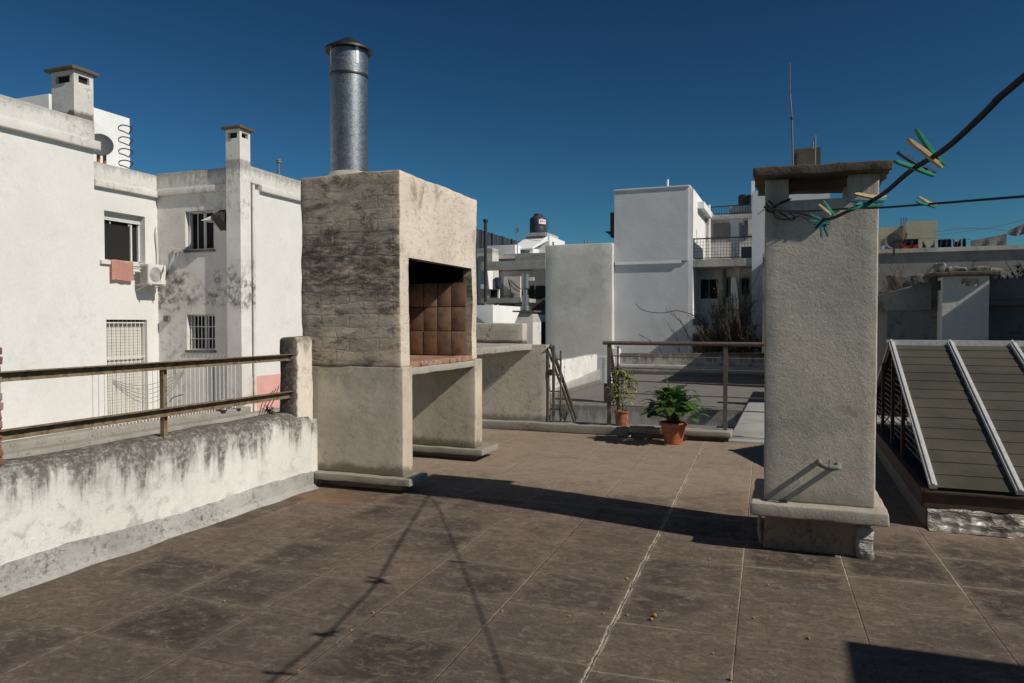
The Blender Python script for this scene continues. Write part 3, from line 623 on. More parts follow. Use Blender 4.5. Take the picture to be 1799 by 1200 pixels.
for k in range(14):
    for e in range(1):
        z0=.70+k*.052
        if z0>1.33: break
        m.rough(-4.36,-4.14,2.45,2.832+random.uniform(-.012,.010),z0,z0+.044,.006,.12,.005,6,sd=k)
m.box(-4.35,-4.15,2.46,2.83,.64,1.33)
m.build('brick_pillar',M['brick'],smooth=True); tag(bpy.data.objects['brick_pillar'],'rough red brick pillar end at the left edge of the picture','pillar')
# ------------------------------------------------------------ right chimney
g=thing('stucco_chimney',(.17,5.45,0),'broad stuccoed chimney with a concrete lid and a slot below it, nearest to the viewer','chimney')
def tp(v):
    k=(v.z-.32)/2.1; return Vector((v.x+(0.008*(1-k) if v.x<.17 else -.002*(1-k)),v.y,v.z))
m=MB().rough(-.168,.512,5.155,5.742,.322,2.452,.012,.07,.004,1.5,taper=tp,sd=1)
m.cut((-.022,.334,5.0,5.9,2.302,2.5),(-.5,.9,5.30,5.6,2.302,2.5))
m.build('shaft',M['stucco'],g,smooth=True,angle=50)
MB().rough(-.238,.570,5.045,5.86,2.452,2.512,.007,.035,.009,9,taper=lambda v:Vector((v.x,v.y,v.z-.012*(v.x+.2)))).build('lid',M['capstone'],g,smooth=True,angle=50)
MB().rough(-.240,.578,5.04,5.86,.238,.322,.012,.05,.007,5).build('plinth',M['stucco'],g,smooth=True,angle=60)
b=MB().rough(-.155,.455,5.17,5.74,-.02,.245,.02,.05,.012,3).build('footing',M['base_old'],g,smooth=True,angle=60)
m=MB().rough(.40,.50,5.125,5.30,-.01,.20,.03,.035,.022,9); m.build('foil_patch',M['foil'],b,smooth=True)
MB().tube([(-.185,5.20,.235),(-.188,5.195,.10),(-.175,5.2,.02)],.014,10).build('drain_pipe',M['kerb'],g,smooth=True)
m=MB(); m.tube(catm([(.180,5.16,.603),(.180,5.10,.600),(.186,5.062,.596),(.215,5.045,.588),(.235,5.045,.586)],6),.017,12)
m.tube([(.233,5.045,.586),(.262,5.045,.586)],.021,12); m.tube(catm([(.258,5.045,.586),(.285,5.05,.587),(.29,5.08,.589),(.29,5.165,.59)],6),.017,12)
m.tube([(.236,5.05,.605),(.236,5.05,.635)],.006,8)
m.build('pipe_elbow',M['tap'],g,smooth=True)
# ------------------------------------------------------------ clotheslines
A0=Vector((-.172,5.13,2.262))
q=at(1799,135,t=1.25); dn=Vector((q.x-A0.x,q.y-A0.y))
def on1(px,py):
    # meet the sight line with the vertical plane of the line
    d=fwd*F+rgt*(px-899.5)-upv*(py-600); nn=Vector((dn.y,-dn.x,0)); k=nn.dot(Vector((A0.x,A0.y,0)))/nn.dot(d); return Vector((0,0,CAMZ))+d*k
q2=at(1799,345,t=2.66)
dn2=Vector((q2.x-A0.x,q2.y-A0.y))
def on2(px,py):
    d=fwd*F+rgt*(px-899.5)-upv*(py-600); nn=Vector((dn2.y,-dn2.x,0)); k=nn.dot(Vector((A0.x,A0.y,0)))/nn.dot(d); return Vector((0,0,CAMZ))+d*k
L1=[A0,on1(1405,375)]+[on1(*p) for p in ((1450,385),(1490,371),(1545,345),(1600,300),(1660,262),(1720,208),(1760,168),(1799,135))]
end=L1[-1]+(L1[-1]-L1[-2]).normalized()*1.2; L1.append(end)
tag(MB().tube(catm(L1,8),.0062,8).build('clothesline',M['rope'],smooth=True),'thick dark clothesline rising steeply to the upper right corner','clothesline','clotheslines tied to the stucco chimney')
L2=[A0]+[on2(*p) for p in ((1400,371),(1450,369),(1500,366),(1545,365),(1650,357),(1799,345))]; L2.append(L2[-1]+(L2[-1]-L2[-2]).normalized()*1.5)
tag(MB().tube(catm(L2,8),.0050,8).build('clothesline',M['rope_far'],smooth=True),'thinner dark clothesline running almost level to the right edge','clothesline','clotheslines tied to the stucco chimney')
# knotted loose ends of rope and a hook at the chimney corner
m=MB(); ax=A0+Vector((.02,-.01,0))
def nearw(px,py,y=5.1): return at(px,py,y=y)
for pts,r in (([(1343,363),(1358,366),(1372,372)],.0045),([(1350,352),(1372,374),(1393,388)],.0055),([(1346,358),(1368,380),(1391,386),(1396,381),(1380,370)],.0042),
              ([(1358,366),(1374,355),(1390,349)],.0045),([(1345,371),(1362,362),(1388,351)],.004),([(1356,372),(1366,384),(1378,386),(1395,383),(1405,379),(1416,384),(1428,386)],.0035),
              ([(1352,366),(1340,370),(1331,377)],.0022),([(1344,362),(1352,372),(1365,368)],.006)):
    m.tube(catm([nearw(*p,y=5.11+random.uniform(-.03,.03)) for p in pts],5),r,6)
m.build('rope_knot',M['rope'],smooth=True); tag(bpy.data.objects['rope_knot'],'tangled dark rope ends tied to the top left corner of the stucco chimney','rope')
PEGG='clothes pegs on the clotheslines'
def peg(a,b,side,ca,cb,label,gap=.011,w=.0125,h=.0105,swap=False):
    """two tapered jaws, a (handles) to b (jaws), opened sideways along side"""
    a=Vector(a); b=Vector(b); d=(b-a).normalized(); L=(b-a).length; s=Vector(side); s=(s-d*s.dot(d)).normalized(); u=d.cross(s)
    g=thing('clothes_peg',a.lerp(b,.6),label,'clothes peg',PEGG)
    for sg,mt in ((1,ca),(-1,cb)):
        st=[]
        for t,off,hh in ((0,gap,.35),(.12,gap*.93,.8),(.45,.0052+gap*.12,1.),(.62,.0048,1.),(.74,.0062,.7),(.83,.0042,.95),(1,.0048,.45)):
            c=a+d*L*t+s*sg*off
            st.append([c+u*(i*w/2)+s*(sg*j*h/2*hh) for i,j in ((-1,-1),(1,-1),(1,1),(-1,1))])
        m=MB(); vs=[[m.bm.verts.new(p) for p in r] for r in st]
        for k in range(len(vs)-1):
            for e in range(4): m.bm.faces.new((vs[k][e],vs[k][(e+1)%4],vs[k+1][(e+1)%4],vs[k+1][e]))
        m.bm.faces.new(vs[0]); m.bm.faces.new(vs[-1])
        m.build('jaw',M[mt],g,bevel=.0008)
    c=a+d*L*.52; m=MB()
    for k in (-1,0,1): 
        cc=c+u*k*.0028; m.tube([cc+(d*math.cos(q)+s*math.sin(q))*.0045 for q in [i*math.pi/5 for i in range(11)]],.0009,5)
    m.tube([c+s*.009-u*(w*.55),c-u*(w*.6),c+d*.016-s*.008-u*(w*.55)],.0009,5)
    m.build('spring',M['wire'],g); return g
def peg1(pa,pb,ta,tb,*a,**k): return peg(at(*pa,t=ta),at(*pb,t=tb),*a,**k)
def dep(p): return (p-Vector((0,0,CAMZ))).dot(fwd)
tA=dep(on1(1640,278)); tB=dep(on1(1610,296)); tC=dep(on1(1530,353)); tD=dep(on1(1447,388))
scr=lambda x,y: rgt*x+upv*y
peg1((1602,236),(1656,292),tA-.01,tA+.01,scr(1,.62),'peg_green','peg_wood','peg with one green and one bare wood jaw standing up from the thick line',gap=.0135)
peg1((1574,275),(1642,306),tB,tB+.012,scr(.35,1),'peg_blue','peg_green','navy and green peg just left of the wood and green one on the thick line',gap=.0115)
peg1((1500,350),(1556,348),tC-.01,tC+.02,scr(0,1),'peg_wood','peg_green','peg with a cream upper jaw beside the right edge of the stucco chimney',gap=.016)
peg1((1490,360),(1552,357),tC,tC-.01,scr(.1,1),'peg_blue','peg_green','flat green and navy peg just under the cream one by the chimney edge',gap=.012)
peg1((1442,356),(1468,384),tD+.03,tD+.01,scr(1,.7),'peg_green','peg_wood','upright peg with one pale and one green jaw leaning over the dark cluster',gap=.012)
peg1((1449,416),(1444,384),tD,tD+.01,scr(1,.1),'peg_dgreen','peg_dgreen','dark green peg hanging straight down like two legs',gap=.013)
peg1((1420,382),(1458,392),tD-.01,tD,scr(0,1),'peg_dgreen','peg_dgreen','dark green peg pointing left out of the dark cluster',gap=.012)
peg1((1432,398),(1468,377),tD-.02,tD+.02,scr(.5,1),'peg_dgreen','peg_blue','dark peg lying aslant through the middle of the dark cluster',gap=.008)
tE=dep(on2(1632,358)); peg1((1611,350),(1644,363),tE,tE,scr(.35,1),'peg_wood','peg_green','lone small cream and green peg on the thinner line right of the chimney',gap=.011)
tF=4.95; peg1((1362,356),(1378,370),tF-.03,tF,scr(.8,.5),'peg_dgreen','peg_dgreen','dark green peg caught in the rope tangle at the chimney corner',gap=.008)
# ------------------------------------------------------------ skylight
g=thing('louvred_skylight',(2.2,8.6,0),'pitched glazed skylight with aluminium bars on a foil wrapped kerb','skylight')
SX0,SX1=.945,4.4
cb=MB().rough(SX0-.03,SX1,6.08,11.2,-.01,.150,.03,.1,.008,3).build('kerb',M['membrane'],g,smooth=True,angle=60)
m=MB(); nx,ny=110,14
gr=[[None]*(ny+1) for _ in range(nx+1)]
for i in range(nx+1):
    for j in range(ny+1):
        x=SX0+.0+(SX1-SX0)*i/nx; t=j/ny
        if t<.28: yy=5.985+.075*(t/.28); z=.004+.016*(t/.28)
        elif t<.8: yy=6.06+.01*(t-.28); z=.02+.125*((t-.28)/.52)
        else: yy=6.065+.10*((t-.8)/.2); z=.145+.014
        nz=noise.noise((x*9,t*3,1))*.014+noise.noise((x*23,t*8,4))*.006
        gr[i][j]=m.bm.verts.new((x,yy-nz,z+nz*.6+(.008*noise.noise((x*7,3,t)))))
for i in range(nx):
    for j in range(ny): m.bm.faces.new((gr[i][j],gr[i+1][j],gr[i+1][j+1],gr[i][j+1]))
m.build('foil_wrap',M['foil'],g,smooth=True,angle=60)
# steel base frame
m=MB(); m.box(SX0-.02,SX1,6.075,6.12,.155,.272); m.box(SX0-.02,SX1,6.055,6.075,.262,.274); m.box(SX0-.04,SX0+.01,6.08,11.0,.155,.285)
m.build('steel_frame',M['steel_brown'],g)
ya,za,yb,zb=6.115,.292,8.64,1.290
sd_=Vector((0,yb-ya,zb-za)).normalized(); sn=Vector((0,-sd_.z,sd_.y)); SL=math.hypot(yb-ya,zb-za)
bx=[.985,1.525,2.065,2.605,3.145,3.685,4.225]
for k in range(6):
    m=MB(); ns=15
    for i in range(ns):
        a=Vector((0,ya,za))+sd_*(SL*i/ns); b_=Vector((0,ya,za))+sd_*(SL*(i+1)/ns+.012)
        x0,x1=bx[k]+.012,bx[k+1]-.012
        lo=.002; hi=.008
        P=[Vector((x0,a.y,a.z))+sn*hi,Vector((x1,a.y,a.z))+sn*hi,Vector((x1,b_.y,b_.z))+sn*lo,Vector((x0,b_.y,b_.z))+sn*lo]
        Q=[p-sn*.005 for p in P]; V=[m.bm.verts.new(p) for p in P+Q]
        for f in ((0,1,2,3),(7,6,5,4),(0,4,5,1),(1,5,6,2),(2,6,7,3),(3,7,4,0)): m.bm.faces.new([V[i_] for i_ in f])
    m.build('louvre_panel',M['slat'],g)
for k,x in enumerate(bx):
    a=Vector((x,ya,za))+sn*.020-sd_*.02; b_=Vector((x,yb,zb))+sn*.020
    m=MB(); m.beam(a,b_,.050,.035,up=sn); m.beam(a+sn*.022,b_+sn*.022,.016,.012,up=sn)
    m.build('aluminium_bar',M['alum_bare'],g)
    c=Vector((x,10.9,.30)); m=MB(); m.beam(b_,c,.04,.03); m.build('rear_bar',M['alum_bare'],g)
m=MB(); m.box(SX0-.0,SX1,8.60,8.68,1.296,1.325); m.box(SX0,SX1,8.585,8.60,1.27,1.325); m.build('ridge_bar',M['alum_bare'],g)
MB().prism([(8.67,1.28),(10.9,.30),(10.88,.27),(8.66,1.255)],'x',.99,SX1).build('rear_panel',M['slat'],g)
for y in (7.56,8.3,9.15,9.9):
    top=(za+(y-ya)*(zb-za)/(yb-ya)) if y<yb else zb-(y-yb)*.44
    MB().box(.955,.985,y-.025,y+.025,.27,top-.01).build('gable_bar',M['steel_brown'],g)
m=MB()
for i in range(16):
    z=.34+i*.058; y0=ya+(z-za)/(zb-za)*(yb-ya)+.05; y1=8.66+(1.28-z)/.44-.05
    if y1>y0: m.box(1.03,1.036,y0,min(y1,10.8),z,z+.010)
m.build('gable_grille',M['rail_grey'],g)
m=MB(); m.beam((1.05,7.0,.30),(1.05,8.6,.75),.01,.015); m.beam((1.05,8.3,.72),(1.05,9.8,.30),.01,.015); m.build('brace',M['rail_grey'],g)
# ------------------------------------------------------------ plants
def leaf(m,base,dr,L,W,droop=.5,fold=.15,seg=7,up=Vector((0,0,1))):
    base=Vector(base); d=Vector(dr).normalized(); p=base.copy(); s=d.cross(up)
    if s.length<.05: s=Vector((1,0,0))
    s.normalize(); prev=None
    for i in range(seg+1):
        t=i/seg; wd=W*math.sin(math.pi*min(1,(t*.92+.05)))**.8*(1-.25*t)
        n_=s.cross(d).normalized()
        s=(s+d*0).normalized()
        r=[m.bm.verts.new(p+s*wd+n_*wd*fold),m.bm.verts.new(p),m.bm.verts.new(p-s*wd+n_*wd*fold)]
        if prev:
            for k in (0,1): m.bm.faces.new((prev[k],prev[k+1],r[k+1],r[k]))
        prev=r; p=p+d*(L/seg); d=(d+Vector((0,0,-1))*droop/seg).normalized()
    return p
def pot(g,c,rt,rb,h,mt,rim=.012):
    p=MB().lathe(c,[(rb*.85,0),(rb,.004),(rb+(rt-rb)*.45,h*.42),(rt-.004,h*.84),(rt+rim,h*.85),(rt+rim+.003,h*.87),(rt+rim+.002,h*.985),(rt+rim-.003,h),(rt-.006,h),(rt-.010,h*.87),(0,h*.87)],40).build('pot',M[mt],g,smooth=True,angle=50)
    MB().lathe(c,[(0,h*.885),(rt-.012,h*.88)],24,cap=False).build('soil',M['soil'],g); return p
pc=Vector((-1.36,9.24,0)); g=thing('potted_plant',pc,'lush broad-leaved green plant in an orange terracotta pot on the floor','potted plant','potted plants')
pot(g,pc,.158,.105,.272,'terracotta')
m=MB(); st=MB(); random.seed(3)
for i in range(120):
    a=random.uniform(0,2*math.pi); tl=random.uniform(.05,1.0)**.8; r0=random.uniform(.0,.06)
    b0=pc+Vector((math.cos(a)*r0,math.sin(a)*r0,.24)); out=Vector((math.cos(a),math.sin(a),0))
    hgt=random.uniform(.13,.40)*(1.15-.45*tl); reach=.03+.21*tl
    tip=b0+out*reach+Vector((0,0,hgt)); mid=b0+out*reach*.35+Vector((0,0,hgt*.72))
    st.tube([b0,mid,tip],.0028,4,caps=False)
    d=(out*(0.5+tl*.5)+Vector((0,0,.85-tl*.55))+Vector((random.uniform(-.3,.3),random.uniform(-.3,.3),0)))
    leaf(m,tip,d,random.uniform(.15,.23),random.uniform(.048,.074),random.uniform(.7,1.6),.14)
for (dx,dy,h,L,ang) in ((-.03,0,.52,.30,(-.3,0,1)),(-.05,.02,.30,.2,(-.1,-.2,.9)),(.05,0,.30,.2,(.35,.1,.8)),(.0,-.03,.26,.2,(.1,-.3,.9))):
    b0=pc+Vector((dx*.3,dy*.3,.24)); t_=pc+Vector((dx,dy,.24+h*.7)); st.tube([b0,t_],.004,5,caps=False); leaf(m,t_,ang,L,.030,.35,.5)
for e in ((-.33,.02,.42),(.36,0,.36),(.30,.1,.33)):   # thin dying fronds
    b0=pc+Vector((0,0,.26)); t_=pc+Vector((e[0]*.7,e[1],e[2]+.05)); st.tube(catm([b0,b0.lerp(t_,.5)+Vector((0,0,.08)),t_,pc+Vector(e)-Vector((0,0,.03))],4),.0018,4,caps=False); leaf(m,t_,(e[0],0,-.1),.13,.012,1,.2)
m.build('leaves',M['leaf'],g,smooth=True); st.build('stems',M['leaf'],g)
pc=Vector((-2.12,9.75,.122)); g=thing('potted_plant',pc,'small yellow-green variegated shrub in a faded pot on the kerb','potted plant','potted plants')
pot(g,pc,.098,.082,.205,'terra_old',.006)
st=MB(); m=MB(); random.seed(11)
st.tube(catm([pc+Vector((0,0,.17)),pc+Vector((.01,0,.28)),pc+Vector((-.005,0,.42)),pc+Vector((.0,0,.72))],4),.008,6,r2=.004)
for i in range(58):
    z=random.uniform(.30,.76); a=random.uniform(0,2*math.pi); r0=random.uniform(.05,.17)*(1.15-abs(z-.52)*1.5)
    b0=pc+Vector((0,0,z-.05)); t_=pc+Vector((math.cos(a)*r0,math.sin(a)*r0,z+random.uniform(-.02,.06))); st.tube([b0,t_],.002,4,caps=False)
    nl=random.randint(5,7)
    for k in range(nl):
        aa=a+k*2*math.pi/nl; leaf(m,t_,(math.cos(aa),math.sin(aa),random.uniform(-.5,.1)),random.uniform(.055,.10),.014,.9,.15,4)
m.build('leaves',M['leaf_var'],g,smooth=True); st.build('stem',M['bark'],g)
# self-seeded weeds along the handrail and wall foot
def weed(base,h,n,label,spread=.12,mt='weed',sz=.03,name='weed'):
    g=thing(name,base,label,'weed'); base=Vector(base); st=MB(); m=MB()
    for i in range(n):
        a=random.uniform(0,6.28); t=base+Vector((math.cos(a)*spread*random.random(),math.sin(a)*spread*random.random(),h*random.uniform(.4,1)))
        mid=base.lerp(t,.5)+Vector((random.uniform(-.03,.03),random.uniform(-.03,.03),.03)); P=catm([base,mid,t],5); st.tube(P,.002,4,caps=False)
        for p in P[2:]:
            for k in range(2): leaf(m,p,(random.uniform(-1,1),random.uniform(-1,1),random.uniform(-.2,.5)),random.uniform(.6,1)*sz,sz*.3,.8,.15,3)
    m.build('leaves',M[mt],g); st.build('stems',M['bark'],g)
random.seed(5)
weed((-2.93,9.80,.12),.30,16,'bushy weed growing on the kerb at the foot of the stair handrail',.14)
weed((-3.02,9.84,.12),.95,6,'tall thin climbing weed wound round the stair handrail',.10)
weed((-4.3,5.30,.66),.12,7,'small weed tucked against the end post on the parapet',.07,'leaf_dull')
weed((-1.25,9.50,.0),.06,9,'tiny dry weed in the crack below the kerb slab',.12,'weed',.018)
random.seed(21)
BG='dried berries scattered on the paving'
berr=[(1150,1084,.012,'largest orange berry, on the wide cracked joint'),(655,1078,.008,0),(882,1076,.008,0),(617,1109,.006,0),(592,1131,.004,0),(1101,1018,.008,0),(831,1022,.005,0),(1144,1090,.010,0),(1085,1081,.005,0),(1059,1079,.005,0),(1102,1082,.007,0),(936,1064,.005,0),(1000,1084,.006,0),(1246,984,.007,0),(1247,996,.006,0),(1349,1029,.007,0),(1324,1087,.006,0),(1252,1149,.005,0),(1284,1196,.010,0),(1284,1068,.005,0),(1181,991,.004,0),(1072,1070,.005,0),(1420,1123,.008,0),(375,997,.006,0),(394,1058,.008,0),(450,935,.004,0),(524,1180,.004,0)]
bs_=[]
for i,(px,py,r,lb) in enumerate(berr):
    p=at(px,py,z=0); m=MB().ico((p.x,p.y,r*.8),r,2,(1,random.uniform(.8,1),random.uniform(.75,.95)))
    for v in m.bm.verts: v.co+=noise.noise_vector(v.co*90)*r*.18
    o=m.build('dried_berry',M['berry'],smooth=True)
    tag(o,lb or 'pea-sized dried yellow-brown berry lying on the paving','berry',BG); bs_.append(o)
# stair-tower outside the frame to the right, known only by its shadow
tag(MB().box(3.32,6.5,-3.0,3.11,.002,2.5).build('stair_house',M['white_b']),'white stair house outside the right edge that throws the corner shadow','stair house')
# ============================================================ NEIGHBOURS ON THE LEFT
def pb(px0,py0,px1,py1,y,d=.3,m=None):
    """upright box whose front face, in the plane y, was surveyed between two photo pixels"""
    a=at(px0,py0,y=y); b=at(px1,py1,y=y); m=m or MB(); m.box(a.x,b.x,y,y+d,b.z,a.z); return m
def xb(px0,px1,z0,z1,x,d,m=None):
    """box with a face in the plane x between two pixel columns"""
    a=at(px0,568,x=x); b=at(px1,568,x=x); m=m or MB(); m.box(min(x,x-d),max(x,x-d),a.y,b.y,z0,z1); return m
g=thing('white_apartment_block',(-17,15,-9.4),'white stained apartment block on the left with barred windows and a tall square stack','apartment block')
wn=MB().wall('x',-17.0,14.0,16.13,-9.3,5.12,[(14.39,15.70,3.17,4.49),(14.41,15.73,-1.25,1.60)],.30,3).build('wall',M['neigh'],g)
MB().box(-22,-16.95,-6,14.06,-9.3,6.0).build('wall',M['neigh'],g)
MB().rough(-17.4,-16.90,-6,14.07,6.18,6.725,.03,.3,.01,.8).build('roof_parapet',M['neigh_top'],g,smooth=True)
MB().rough(-17.2,-16.80,-6,14.16,5.985,6.215,.02,.3,.008,.8).build('ledge',M['neigh_top'],g,smooth=True)
MB().rough(-17.3,-16.97,14.07,16.4,5.24,5.72,.03,.3,.012,.8).build('roof_parapet',M['neigh_top'],g,smooth=True)
MB().rough(-17.2,-16.88,14.07,16.2,5.07,5.26,.02,.3,.008,.8).build('ledge',M['neigh_top'],g,smooth=True)
MB().wall('y',16.13,-17.0,-14.2,-9.3,5.14,[(-15.97,-14.96,3.56,4.64),(-15.95,-14.95,.75,1.745)],.28,3).build('wall',M['neigh_y'],g)
MB().rough(-17.0,-14.2,16.10,16.4,5.30,5.765,.03,.25,.012,.8).build('roof_parapet',M['neigh_y'],g,smooth=True)
MB().rough(-16.95,-14.2,16.03,16.3,5.12,5.31,.02,.25,.01,.8).build('ledge',M['neigh_y'],g,smooth=True)
MB().wall('x',-13.90,16.30,26,.03,5.2,[],.05,.35).build('wall',M['neigh'],g)
MB().wall('x',-13.88,16.30,26,-9.3,.03,[],.05,.35).build('painted_base',M['pink'],g)
MB().rough(-14.2,-13.86,16.30,26,5.34,5.80,.03,.3,.01,.8).build('roof_parapet',M['neigh_top'],g,smooth=True)
MB().rough(-14.1,-13.78,16.72,26,5.17,5.36,.02,.3,.01,.8).build('ledge',M['neigh_top'],g,smooth=True)
MB().box(-22,-14.1,16.4,26,5.0,5.1).build('roof',M['alu_roof'],g)
s=MB().box(-14.33,-13.855,15.925,16.33,-9.3,6.72); s.cut((-14.24,-13.94,15.8,16.5,6.48,6.64),(-14.6,-13.6,16.0,16.25,6.50,6.64))
s=s.build('chimney_stack',M['neigh_y'],g); MB().rough(-14.42,-13.77,15.84,16.42,6.72,6.80,.012,.12,.010,3).build('lid',M['capstone'],s,smooth=True)
s=MB().box(-17.75,-16.96,13.53,14.085,6.1,7.90); s.cut((-17.6,-17.1,13.3,14.5,7.60,7.80),(-18,-16.5,13.66,13.97,7.62,7.80))
s=s.build('chimney_stack',M['stain'],g); MB().rough(-17.87,-16.86,13.42,14.19,7.90,7.985,.012,.15,.012,3).build('lid',M['capstone'],s,smooth=True)
MB().box(-17.66,-17.04,13.62,14.0,7.5,7.88).build('dark_core',M['dark'],s)  # near-black block standing in for the shade inside the slot
MB().box(-17.35,-16.952,9.9,9.95,6.25,6.70).build('rust_stain',M['rustm'],g) if False else None
MB().box(-22,-19,14.4,17.02,5,7.77).build('stair_tower',M['white_b'],g)
MB().box(-14.22,-13.96,15.99,16.26,6.45,6.70).build('dark_core',M['dark'],bpy.data.objects['lid'].parent)  # near-black filler so the stack's slot looks dark inside
m=MB()
for k in range(4):
    z=7.42-k*.35; m.tube(catm([(-19,16.62,z),(-18.86,16.60,z+.03),(-18.82,16.75,z+.05),(-18.82,16.95,z+.02),(-18.95,17.0,z-.05),(-19,17.0,z-.08)],4),.018,6)
m.build('ladder_rungs',M['black_bar'],g)
MB().tube([(-13.84,16.42,5.3),(-13.84,16.42,-1.3)],.045,10).build('downpipe',M['neigh_y'],g,smooth=True)
MB().tube(catm([(-16.95,16.05,4.25),(-16.93,16.02,4.0),(-16.94,16.07,3.4),(-16.94,16.03,2.9)],6),.025,6).build('cable',M['plastic_w'],g)
# windows
def window_x(x,y0,y1,z0,z1,shut,g,sill=True):
    m=MB()
    for a,b,c,d in ((y0,y0+.05,z0,z1),(y1-.05,y1,z0,z1),(y0,y1,z0,z0+.05),(y0,y1,z1-.05,z1)): m.box(x-.26,x-.20,a,b,c,d)
    m.box(x-.25,x-.21,y1-.30,y1-.25,z0,z1)
    f=m.build('window',M['alum'],g); MB().box(x-.285,x-.265,y0+.03,y1-.03,z0+.03,z1-.03).build('pane',M['dark'],f)
    if shut:
        m=MB(); n=int(shut/.045)
        for k in range(n): m.box(x-.18,x-.165,y0+.01,y1-.01,z1-(k+1)*.045+.004,z1-k*.045)
        for yy in (y0+.3,y0+.9): m.box(x-.17,x-.14,yy-.012,yy+.012,z1-shut-.05,z1-shut)
        m.build('roller_shutter',M['alum'],f)
    if sill: MB().box(x-.2,x+.08,y0-.16,y1+.1,z0-.10,z0-.005).build('sill',M['neigh_top'],f)
window_x(-17,14.39,15.70,3.17,4.49,.26,g)
m=MB()
for k in range(10): m.box(-17.10,-17.085,14.43+k*.14,14.445+k*.14,-1.25,1.58)
for z in (.55,1.50): m.box(-17.105,-17.08,14.42,15.72,z,z+.03)
f=m.build('window_grille',M['grill_bar'],g)
m=MB()
for k in range(34): m.box(-17.22,-17.205,14.42,15.72,-1.24+k*.082,-1.24+k*.082+.075)
m.build('closed_shutter',M['shutter'],f); MB().box(-17.3,-17.25,14.41,15.73,-1.25,1.6).build('pane',M['dark'],f)
def window_y(x0,x1,z0,z1,nb,cross,bars='grill_bar'):
    y=16.13; m=MB()
    for a,b,c,d in ((x0,x0+.045,z0,z1),(x1-.045,x1,z0,z1),(x0,x1,z0,z0+.045),(x0,x1,z1-.045,z1),((x0+x1)/2-.03,(x0+x1)/2+.03,z0,z1)): m.box(a,b,y+.20,y+.25,c,d)
    f=m.build('window',M['alum'],g); MB().box(x0+.02,x1-.02,y+.255,y+.275,z0+.02,z1-.02).build('pane',M['glass'],f)
    m=MB()
    for k in range(nb): 
        xx=x0+.06+(x1-x0-.12)*k/(nb-1); m.box(xx-.010,xx+.010,y+.10,y+.118,z0+.02,z1-.02)
    for c in cross: m.box(x0,x1,y+.098,y+.12,z0+(z1-z0)*c-.010,z0+(z1-z0)*c+.010)
    m.build('window_grille',M[bars],f); MB().box(x0-.04,x1+.04,y-.04,y+.18,z0-.07,z0-.004).build('sill',M['stain'],f)
window_y(-15.97,-14.96,3.56,4.64,4,(.02,.98))
window_y(-15.95,-14.95,.75,1.745,8,(.02,.32,.66,.98))
MB().prism([(16.13,4.62),(15.78,4.42),(15.78,4.36),(16.13,4.05)],'x',-14.72,-14.40).build('extractor_hood',M['dark_bar'],g)
MB().prism([(16.1,4.46),(15.75,4.30),(16.1,4.28)],'x',-15.05,-14.74).build('open_vent_flap',M['alum'],g)
MB().box(-16.72,-16.55,16.04,16.12,1.55,1.72).build('vent_box',M['stain'],g)
MB().box(-15.0,-14.985,16.08,16.1,-1.3,.3).build('cable',M['cable'],g)
# air conditioner, towel, washing
g=thing('air_conditioner',(-16.6,15.6,2.57),'white air conditioner unit hung under the open window of the left block','air conditioner')
MB().box(-16.78,-16.45,15.29,15.90,2.58,3.13).build('casing',M['plastic_w'],g,bevel=.012)
m=MB()
for r in (.20,.17,.14,.11,.08,.05,.02): 
    c=Vector((-16.437,15.53,2.85)); m.tube([c+Vector((0,math.cos(a)*r,math.sin(a)*r)) for a in [k*math.pi/14 for k in range(29)]],.006,4,caps=False)
for k in range(6):
    a=k*math.pi/6; c=Vector((-16.435,15.53,2.85)); v=Vector((0,math.cos(a),math.sin(a)))*.2; m.beam(c-v,c+v,.006,.006)
m.build('fan_guard',M['alum'],g)
MB().prism([(15.53+.205*math.cos(k*math.pi/12),2.85+.205*math.sin(k*math.pi/12)) for k in range(24)],'x',-16.46,-16.447).build('fan_recess',M['grey_metal'],g)
m=MB()
for k in range(9): m.box(-16.75,-16.49,15.275,15.288,2.63+k*.052,2.655+k*.052)
m.build('side_vents',M['grey_metal'],g)
m=MB(); 
for y in (15.36,15.82): m.beam((-17,y,2.56),(-16.42,y,2.56),.03,.03); m.beam((-17,y,2.40),(-16.6,y,2.55),.02,.02)
m.tube([(-16.95,15.15,3.02),(-16.7,15.30,3.0)],.025,6); m.tube([(-16.95,15.15,2.92),(-16.7,15.30,2.92)],.02,6)
m.build('bracket',M['plastic_w'],g)
m=MB(); NX,NZ=14,18
gr=[[m.bm.verts.new((-16.875+.012*math.sin(i*1.1)*j/NZ-.015*(j==0),14.50+.68*i/NX,3.19-.53*j/NZ+.012*math.sin(i*.5))) for j in range(NZ+1)] for i in range(NX+1)]
tp_=[m.bm.verts.new((-17.15,14.50+.68*i/NX,3.195)) for i in range(NX+1)]
for i in range(NX):
    m.bm.faces.new((tp_[i],tp_[i+1],gr[i+1][0],gr[i][0]))
    for j in range(NZ): m.bm.faces.new((gr[i][j],gr[i+1][j],gr[i+1][j+1],gr[i][j+1]))
bmesh.ops.solidify(m.bm,geom=m.bm.faces[:],thickness=.015)
tag(m.build('towel',M['towel'],smooth=True),'salmon pink towel hanging over the sill of the open window','towel')
m=MB()
m.tube([(-15.98,16.10,3.56),(-16.02,15.6,3.58)],.012,5)
for (y,z,w_,h,x) in ((15.98,3.50,.10,.28,-16.0),(15.86,3.45,.10,.40,-16.02),(15.74,3.5,.12,.30,-16.01),(15.64,3.42,.07,.45,-16.02)):
    vs=[m.bm.verts.new(p) for p in ((x-.08,y,z),(x+.06,y-w_*.3,z+.03),(x+.1,y-w_,z-h*.4),(x+.03,y-w_,z-h),(x-.07,y,z-h*.8))]; m.bm.faces.new(vs)
